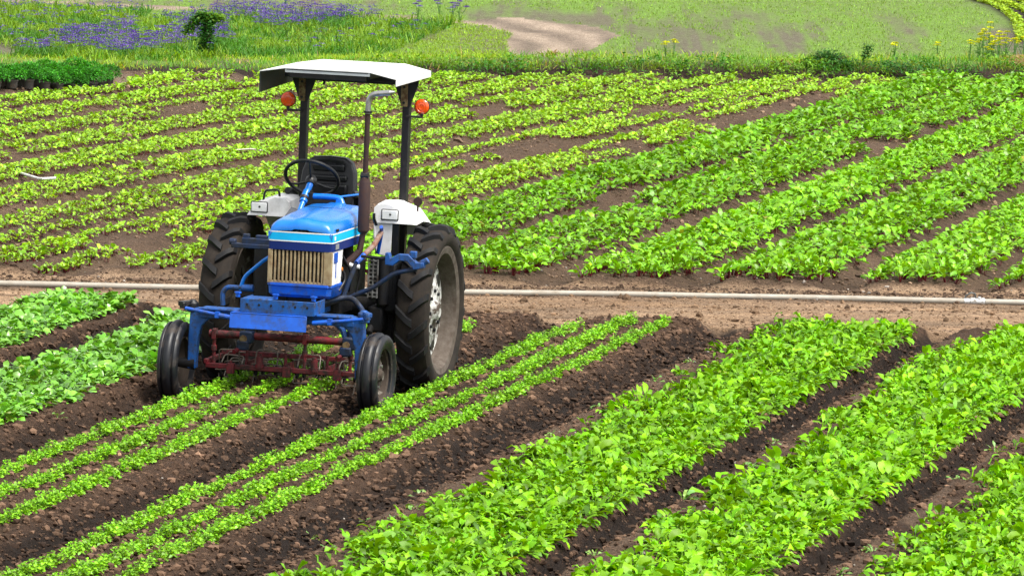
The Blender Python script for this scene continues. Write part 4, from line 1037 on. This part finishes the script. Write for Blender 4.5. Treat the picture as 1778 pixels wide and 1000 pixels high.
# --- exhaust
ex = MB().lathe([(0, 1.285), (.028, 1.285), (.042, 1.30), (.0435, 1.31), (.0435, 1.665), (.040, 1.672), (.034, 1.70), (.026, 1.705), (.026, 1.72), (0, 1.72)], 20, 'z', (.82, .432, 0)).build('muffler', M_RUSTM, tr)
MB().tube([(.82, .432, 1.70), (.82, .434, 2.20)], .0205, 14).build('exhaust_pipe', M_RUSTM, ex)
MB().tube([(.82, .40, 1.715), (.82, .46, 1.715)], .03, 10).tube([(.82, .434, 2.185), (.82, .434, 2.20)], .033, 14).build('exhaust_clamp', M_BLACK, ex)
MB().tube(bend([(.82, .434, 2.18), (.82, .438, 2.325), (.82, .60, 2.345)], .10, 8), .0215, 14).tube([(.82, .595, 2.345), (.82, .635, 2.352)], [.0205, .008], 12).build('exhaust_elbow', M_CHROME, ex)
MB().tube([(.82, .432, 1.29), (.82, .41, 1.15), (.9, .33, 1.05)], [.022, .026, .03], 12).build('exhaust_manifold', M_RUSTM, ex)

# --- steering
col_m = MB().tube([(.62, -.17, 1.25), (.36, -.145, 1.50), (.27, -.138, 1.575)], [.020, .021, .027], 14).tube([(.41, -.15, 1.452), (.33, -.143, 1.527)], .03, 14).build('steering_column', M_HOOD, tr)
MB().tube([(.395, -.15, 1.47), (.375, -.148, 1.487)], .033, 14).build('column_collar', M_BLACK, col_m)
MB().tube(bend([(.35, -.10, 1.495), (.36, .02, 1.50), (.37, .13, 1.495), (.40, .16, 1.44)], .06, 6), .022, 12).tube([(.36, .10, 1.50), (.22, .31, 1.53)], .008, 8).box((.39, .125, 1.46), (.03, .04, .05)).build('cross_bar', M_HOOD, tr)
MB().box((.35, -.105, 1.495), (.05, .04, .055)).tube([(.35, -.105, 1.52), (.35, -.105, 1.54)], .01, 8).build('bar_clamp', M_GREASE, col_m, bevel=.006)
sw = empty('steering_wheel', (.255, -.137, 1.59), 0, tr); sw.rotation_euler = (0, R(-44), 0)
ring = [(.205 * math.cos(a), .205 * math.sin(a), .045) for a in np.linspace(0, 2 * math.pi, 40, endpoint=False)]
MB().tube(ring, .0145, 10, closed=True).build('wheel_rim', M_VINYL, sw)
for a in (R(5), R(125), R(245)): MB().tube([(.03 * math.cos(a), .03 * math.sin(a), .015), (.12 * math.cos(a), .12 * math.sin(a), .02), (.2 * math.cos(a), .2 * math.sin(a), .045)], .009, 8).build('spoke', M_VINYL, sw)
MB().lathe([(0, .05), (.03, .05), (.042, .035), (.045, 0), (.035, -.02), (0, -.02)], 20, 'z').build('hub', M_VINYL, sw)

# --- seat
st = empty('seat', (-.22, -.14, 1.2), 0, tr)
def cushion(w, d, h, seg=9, bulge=.02, top=1.0):
    m = MB(); vs_ = []
    return m
pts = []
back = MB(); outline = [(-.205, 0), (-.225, .10), (-.228, .26), (-.215, .40), (-.185, .475), (-.13, .512), (0, .522), (.13, .512), (.185, .475), (.215, .40), (.228, .26), (.225, .10), (.205, 0)]
ins = [(y * .86, .03 + z * .90) for y, z in outline]; ins2 = [(y * .6, .08 + z * .76) for y, z in outline]
lean = lambda z: -.20 * z
vsb = [(lean(z) - .02, y, z) for y, z in outline] + [(lean(z) + .055, y * .97, z) for y, z in outline] + [(lean(z) + .058, y, z) for y, z in ins] + [(lean(z) + .04, y, z) for y, z in ins2]
n = len(outline); f_ = []
for r_ in range(3):
    for k in range(n - 1): f_.append((r_ * n + k, r_ * n + k + 1, (r_ + 1) * n + k + 1, (r_ + 1) * n + k))
f_ += [tuple(range(n - 1, -1, -1)), tuple(3 * n + k for k in range(n)), (0, n, 2 * n, 3 * n, 4 * n - 1, 3 * n - 1, 2 * n - 1, n - 1)]
bk = back.add(vsb, f_).build('backrest', M_VINYL, st, (-.03, 0, .03), bevel=.012)
for (za, zb, hw) in ((.06, .17, .15), (.185, .315, .158), (.33, .38, .15), (.405, .465, .125)):
    zc = (za + zb) / 2
    MB().box((lean(zc) + .05, 0, zc), (.035, hw * 2, zb - za), ('Y', R(11))).build('back_pad', M_VINYL, bk, bevel=.014)
MB().box((.12, 0, .03), (.40, .44, .09)).build('seat_cushion', M_VINYL, st, bevel=.03)
MB().box((.1, 0, -.10), (.25, .25, .20)).build('seat_base', M_BLACK, st, bevel=.01)
for sgn in (-1, 1):
    MB().tube(bend([(-.1, sgn * .25, .12), (-.02, sgn * .26, .27), (.16, sgn * .26, .29)], .04), .028, 10).box((-.1, sgn * .26, .16), (.09, .05, .25)).build('armrest', M_VINYL, st, bevel=.008)

# --- roll bar, canopy and warning lights
rb = empty('roll_bar', (-.5, 0, .7), 0, tr)
for sgn in (-1, 1):
    po = MB().box((0, sgn * .405, .80), (.07, .058, 1.62)).build('post', M_BLACK, rb, bevel=.006)
    poly = [(sgn * .405 - .10, 1.66), (sgn * .405 + .10, 1.66), (sgn * .405 + .09, 1.61), (sgn * .405 + .033, 1.45), (sgn * .405 - .033, 1.45), (sgn * .405 - .09, 1.61)]
    MB().prism(poly, 'yz', .037, .045).build('gusset', M_BLACK, po)
    MB().box((.052, sgn * .405 - .012, 1.545), (.012, .052, .19)).build('mounting_plate', M_RUSTY, po, bevel=.002)
    for zz in (1.48, 1.60): MB().tube([(.056, sgn * .405 - .012, zz), (.066, sgn * .405 - .012, zz)], .011, 6).build('bolt', M_BLACK, po)
    MB().box((.03, sgn * .47, 1.375), (.035, .12, .016)).box((.03, sgn * .53, 1.39), (.03, .02, .03)).build('lamp_arm', M_BLACK, po, bevel=.003)
    wl = MB().tube([(-.01, sgn * .53, 1.455), (.03, sgn * .53, 1.455)], [.05, .058], 24).tube([(.02, sgn * .53, 1.455), (.035, sgn * .53, 1.455)], .061, 24).build('warning_light', M_BLACK, rb)
    MB().lathe([(0, .047), (.018, .0465), (.02, .049), (.036, .0465), (.038, .0485), (.052, .043), (.057, .036), (0, .034)], 28, 'x', (0, sgn * .53, 1.455)).build('amber_lens', M_AMBER, wl)
MB().box((0, 0, 1.635), (.07, .87, .05)).box((.45, 0, 1.68), (.03, .9, .04)).tube([(.3, -.18, 1.645), (.3, .06, 1.645)], .006, 6).build('cross_beam', M_BLACK, rb, bevel=.005)
MB().tube([(.3 + .02 * math.cos(a), -.18, 1.625 + .02 * math.sin(a)) for a in np.linspace(0, 6.0, 12)], .006, 6).build('hook', M_BLACK, rb)
# canopy shell with folded sides
cn = empty('canopy', (-.15, 0, 2.46), 0, tr)
def sheet(quad, th, name, mat, up=True):
    a = [Vector(q) for q in quad]; nrm = (a[1] - a[0]).cross(a[2] - a[0]).normalized()
    if nrm.z < 0: nrm = -nrm
    lo = [q - nrm * th for q in a]
    return MB().add(a + lo, [(0, 1, 2, 3), (7, 6, 5, 4), (0, 4, 5, 1), (1, 5, 6, 2), (2, 6, 7, 3), (3, 7, 4, 0)]).build(name, mat, cn)
xf, xr = .55, -.555
sheet([(xr, -.33, 0), (xf, -.33, 0), (xf, .33, 0), (xr, .33, 0)], .006, 'centre_panel', M_SHELL)
for sgn, dz, fl in ((-1, -.035, .165), (1, -.045, .055)):
    sheet([(xr, sgn * .3305, 0), (xf, sgn * .3305, 0), (xf - .02, sgn * .535, dz), (xr, sgn * .535, dz)], .006, 'side_wing', M_SHELL)
    y0 = sgn * .535
    MB().prism([(xr, dz - .001), (xf - .02, dz - .001), (xf - .02, dz - fl), (xr, dz - fl * .8)], 'xz', y0 - sgn * .001, y0 - sgn * .006).build('side_skirt', M_SHELL if sgn > 0 else surf('shaded_skirt', (.02, .024, .026), .6, dirt=.3), cn)  # one skirt is near black: shade inside the canopy put into its colour
MB().box((xf - .006, 0, -.02), (.006, .66, .03)).box((xr + .006, 0, -.02), (.006, .66, .03)).build('edge_lip', surf('lip_grey', (.42, .45, .47), .5), cn)
MB().box((0, -.30, -.035), (1.0, .04, .05)).box((0, .30, -.035), (1.0, .04, .05)).box((xf - .03, 0, -.05), (.03, .60, .05)).box((.1, 0, -.012), (.9, .64, .008)).build('canopy_frame', M_BLACK, cn, bevel=.004)

# --- fenders with headlamps
for sgn in (-1, 1):
    yi, yo = .335, .665
    fe = empty('fender', (.1, 0, 1.3), 0, tr)
    prof_ = [(yi, .0), (yi, .12), (yi + .03, .148), (yi + .12, .155), (yo - .18, .142), (yo - .075, .105), (yo - .02, .035), (yo, .0)]
    secs = []
    for (x, sc, dz) in ((.03, .93, .004), (.018, 1.0, .0), (-.2, 1.0, .012), (-.4, 1.0, -.01), (-.55, 1.0, -.07), (-.66, .98, -.17), (-.72, .96, -.30)):
        secs.append([(x, sgn * (yi + (y - yi) * sc), (z * (sc if x > .02 else 1)) + dz) for y, z in prof_])
    m = loft(secs); nn = len(prof_); m.f.append(tuple(range(nn - 1, -1, -1)))
    m.build('fender_top', M_WHITE, fe, angle=45)
    MB().prism([(.02, .01), (.02, -.10), (-.06, -.24), (-.45, -.24), (-.6, -.1), (-.55, .05)], 'xz', sgn * (yi - .002), sgn * (yi + .010)).build('inner_plate', M_WHITE, fe, bevel=.003)
    if sgn > 0:
        MB().prism([(.335, .0), (.335, -.12), (.36, -.235), (.44, -.25), (.47, -.22), (.475, .0)], 'yz', .006, -.006).build('front_plate', M_WHITE, fe, bevel=.003)
        MB().box((-.01, .50, -.12), (.02, .055, .25)).build('fender_bracket', M_BLACK, fe)
        MB().tube([(-.05, .655, .10), (-.05, .655, .15)], .008, 8).tube([(-.055, .655, .175), (-.04, .655, .175)], .034, 20).build('round_knob', M_RUSTM, fe)
    hl = MB(); cy = sgn * .52 if sgn < 0 else .462; yc = -.567 if sgn < 0 else .46
    hl.box((.028, yc, .068), (.02, .138, .088)); hl = hl.build('headlamp', M_BEZEL, fe, bevel=.012)
    MB().box((.036, yc, .068), (.012, .122, .072)).build('lamp_lens', M_GLASS, hl, bevel=.01)
    MB().lathe([(0, .046), (.006, .0455), (.009, .043), (0, .042)], 14, 'x', (0, yc + .005, .072)).build('bulb_cap', M_BEZEL, hl)
    if sgn < 0:
        MB().tube(bend([(0, -.545, .11), (0, -.535, .195), (-.02, -.43, .205), (-.02, -.42, .13)], .025), .009, 8).build('grab_handle', M_BLACK, fe)
MB().tube([(.28, -.30, 1.24), (.22, -.24, 1.36)], [.07, .06], 14).build('seat_side_tank', surf('grey_hose', (.16, .17, .2), .6), tr)

# --- hydraulic and tool arms at the flanks
MB().tube(bend([(1.30, -.12, 1.13), (1.25, -.20, 1.09), (1.2, -.37, .945), (1.2, -.395, .87), (1.2, -.40, .84)], .04), .014, 10).build('bent_pipe', M_HOOD, tr)
MB().tube(bend([(1.2, -.33, .858), (1.2, -.5, .858), (1.2, -.535, .82), (1.2, -.53, .72)], .03), .019, 10).tube([(1.2, -.30, .86), (1.2, -.385, .858)], .028, 12).build('arm_pivot', M_BLUEW, tr)
la = MB().box((1.0, -.36, 1.155), (.07, .34, .035)).box((1.0, -.34, 1.19), (.06, .22, .05)).tube([(1.0, -.55, 1.18), (1.0, -.50, 1.18)], .025, 10).box((1.0, -.42, 1.225), (.04, .05, .04)).box((1.0, -.3, 1.225), (.05, .09, .03)).build('marker_arm', M_ARM, tr, bevel=.006)
MB().tube([(1.0, -.19, 1.17), (.95, .0, 1.1)], .02, 8).build('arm_link', M_GREASE, tr)
m = MB(); m.tube(bend([(1.0, .40, .82), (1.0, .58, .905), (1.0, .73, 1.02), (1.0, .90, 1.06)], .05), .018, 10)
m.build('arm_strut', M_ARM, tr)
MB().prism([(.66, 1.08), (.66, 1.17), (.69, 1.17), (.70, 1.13), (.76, 1.165), (.84, 1.165), (.90, 1.11), (.96, 1.11), (.96, 1.07), (.88, 1.055), (.83, 1.115), (.77, 1.115), (.72, 1.075)], 'yz', .97, 1.03).tube([(1.0, .93, 1.10), (1.0, .985, 1.13)], .025, 10).box((1.0, .87, 1.165), (.05, .05, .05)).build('marker_arm', M_BLUEW, tr, bevel=.005)
MB().tube([(1.0, .47, 1.13), (1.0, .70, 1.12)], .012, 8).build('arm_link', M_GREASE, tr)
# drag link and rams on the near flank
MB().tube([(.55, .50, 1.27), (.75, .50, 1.19), (.9, .465, 1.13)], .021, 10).build('rusty_lever', surf('rust_brown', (.16, .055, .03), .8, dirt=.4, dcol=(.25, .2, .17)), tr)
MB().tube([(.9, .465, 1.13), (1.0, .435, 1.075)], .02, 10).build('ram_sleeve', M_BLUE, tr)
MB().tube([(1.0, .40, 1.055), (1.0, .46, 1.05)], .017, 8).tube([(1.0, .385, 1.06), (1.0, .395, 1.06)], .018, 8).build('ram_pin', M_SHELL, tr)
MB().tube([(1.0, .432, 1.07), (1.05, .39, .93), (1.08, .355, .80)], .019, 10).build('ram_rod', M_ARM, tr)
MB().tube(bend([(1.3, .20, .77), (1.2, .28, .80), (1.08, .36, .82), (1.08, .44, .82), (1.1, .52, .74), (1.2, .56, .70)], .05), .021, 12).tube([(1.22, .545, .66), (1.22, .57, .74)], .036, 12).build('steering_link', M_ARM, tr)
MB().tube(bend([(.58, .47, 1.33), (.62, .46, 1.38), (.62, .46, 1.42)], .02), .012, 8).build('lever', M_BLACK, tr)
MB().tube(bend([(.62, .52, 1.32), (.45, .48, 1.25), (.38, .44, 1.1)], .05), .014, 8).build('blue_hose', M_BLUE, tr)
# perforated step plate
m = MB()
for zz in np.linspace(.78, 1.05, 10): m.box((.5, .44, float(zz)), (.014, .07, .010))
for yy in (.405, .44, .475): m.box((.503, yy, .915), (.014, .009, .29))
m.build('step_grating', surf('step_metal', (.34, .35, .35), .5, .5, dirt=.5, dcol=(.05, .04, .035)), tr)['kind'] = 'stuff'
MB().box((.42, .44, .9), (.02, .09, .32)).box((.3, .38, .78), (.28, .22, .02)).build('step_bracket', M_BLACK, tr)
MB().box((.2, .5, .55), (.16, .1, .3)).tube([(.3, .42, .62), (.5, .42, .5)], .03, 8).build('lift_housing', M_GREASE, tr, bevel=.01)
MB().box((.24, .515, .84), (.30, .15, .38)).box((.3, .45, .6), (.3, .12, .2)).tube([(.42, .5, .7), (.42, .5, 1.08)], .045, 12).tube([(.36, .58, .66), (.36, .58, .96)], .035, 10).build('dark_side_mass', M_GREASE, tr, bevel=.02)  # plain dark mass added to fill the black area behind the step
MB().box((.45, -.30, .93), (.3, .34, .42)).box((.6, -.2, .78), (.5, .2, .2)).build('dark_engine_mass', M_GREASE, tr, bevel=.015)  # dark boxes added to blacken the gap between engine and tyre
# hoses under the hood
for a, b_, c_ in (((1.05, .34, 1.13), (1.0, .40, 1.0), (.9, .36, .85)), ((1.15, .34, 1.08), (1.1, .39, .97), (1.2, .36, .88)), ((.85, .36, 1.15), (.78, .42, .98), (.8, .38, .8))):
    MB().tube(bend([a, b_, c_], .1, 6), .008, 6).build('hose', M_BLACK, tr)
MB().tube([(1.15, .33, 1.04), (1.15, .37, 1.04)], .014, 8).build('filler_cap', surf('orange_cap', (.5, .16, .02), .5), tr)

# ------------------------------------------------------------------ belly-mounted cultivator
cu = empty('cultivator', (TRX, TRY, 0.0), -(math.pi / 2 + TRYAW)); tag(cu, 'dark red cultivator frame with wire baskets slung under the tractor', 'cultivator')
MB().tube([(1.32, -.59, .505), (1.32, .52, .505)], .029, 16).build('toolbar', M_RED, cu)
fr = MB(); 
for (x, z, a, b_) in ((1.36, .272, -.60, .56), (.92, .325, -.60, .60)): fr.box((x, (a + b_) / 2, z), (.04, b_ - a, .035))
for yy in (-.60, .56): fr.box((1.14, yy, .30), (.46, .035, .035))
fr = fr.build('frame', M_RED, cu, bevel=.004)
for yy in (-.55, .15, .50):
    MB().tube([(1.33, yy, .28), (1.33, yy, .545)], .014, 10).tube([(1.33, yy, .38), (1.33, yy, .42)], .022, 10).tube([(1.33, yy, .46), (1.33, yy, .545)], .0, 3).box((1.325, yy, .505), (.075, .03, .075)).build('hanger', M_RED, cu, bevel=.003)
for yy in (-.185, .235):
    MB().tube([(1.37, yy, .30), (1.37, yy, .36)], .028, 12).tube([(1.37, yy, .275), (1.37, yy, .305)], .036, 12).tube([(1.37, yy, .36), (1.37, yy, .38)], .018, 10).build('spring_post', M_RED, cu)
for yy in (.03, .42, -.40):
    MB().box((1.39, yy, .262), (.05, .055, .08)).tube([(1.39, yy, .30), (1.39, yy, .32)], .012, 8).build('clamp', M_RED, cu, bevel=.004)
# rolling wire baskets: bent wire loops round a shaft
def basket(yc, w, x=1.16, z=.235, r=.15, n=5, ph=0.0):
    b = MB().tube([(x, yc - w / 2 - .02, z), (x, yc + w / 2 + .02, z)], .012, 8).tube([(x, yc - w / 2, z), (x, yc - w / 2 + .012, z)], .045, 12).tube([(x, yc + w / 2 - .012, z), (x, yc + w / 2, z)], .045, 12).build('wire_basket', M_GREASE, cu)
    for k in range(n):
        a = ph + k * 2 * math.pi / n; dx, dz = math.cos(a), math.sin(a)
        pts = bend([(x + .03 * dx, yc - w / 2, z + .03 * dz), (x + r * dx, yc - w / 2 + .006, z + r * dz), (x + r * math.cos(a + .08), yc + w / 2 - .006, z + r * math.sin(a + .08)), (x + .03 * dx, yc + w / 2, z + .03 * dz)], .025, 3)
        MB().tube(pts, .005, 6).build('wire_loop', M_WIRE, b)
for i, (yc, w) in enumerate(((-.47, .16), (-.19, .17), (.13, .17), (.43, .15))): basket(yc, w, ph=.4 * i)
for i, (yc, w) in enumerate(((-.47, .16), (-.19, .17), (.13, .17), (.43, .15))): basket(yc, w, x=.95, z=.215, r=.12, n=6, ph=.5 + .3 * i)
for yy in (-.33, -.03, .29):
    MB().box((1.05, yy, .27), (.36, .012, .05)).tube([(1.2, yy, .27), (1.2, yy, .38)], .012, 8).build('bearing_arm', M_RED, cu)
# blue castings that carry the toolbar
for yy, st_ in ((-.29, -.05), (.50, 0.0)):
    h = MB().box((1.36, yy, .50), (.10, .10, .09)).box((1.40, yy - .02, .44), (.05, .09, .07)).tube([(1.30, yy, .50), (1.30, yy, .70)], .04, 10)
    h = h.build('hanger_casting', M_ARM, cu, bevel=.012)
    MB().tube([(1.405, yy - .015, .49), (1.418, yy - .015, .49)], .028, 14).build('casting_bore', M_RUSTY, h)
    MB().tube([(1.40, yy - .05, .41), (1.46, yy - .07, .395)], .017, 10).build('red_pin', M_RED, h)
MB().tube(bend([(1.30, .30, .66), (1.30, .42, .62), (1.30, .46, .50)], .06), .024, 10).build('curved_brace', M_BLUEW, cu)
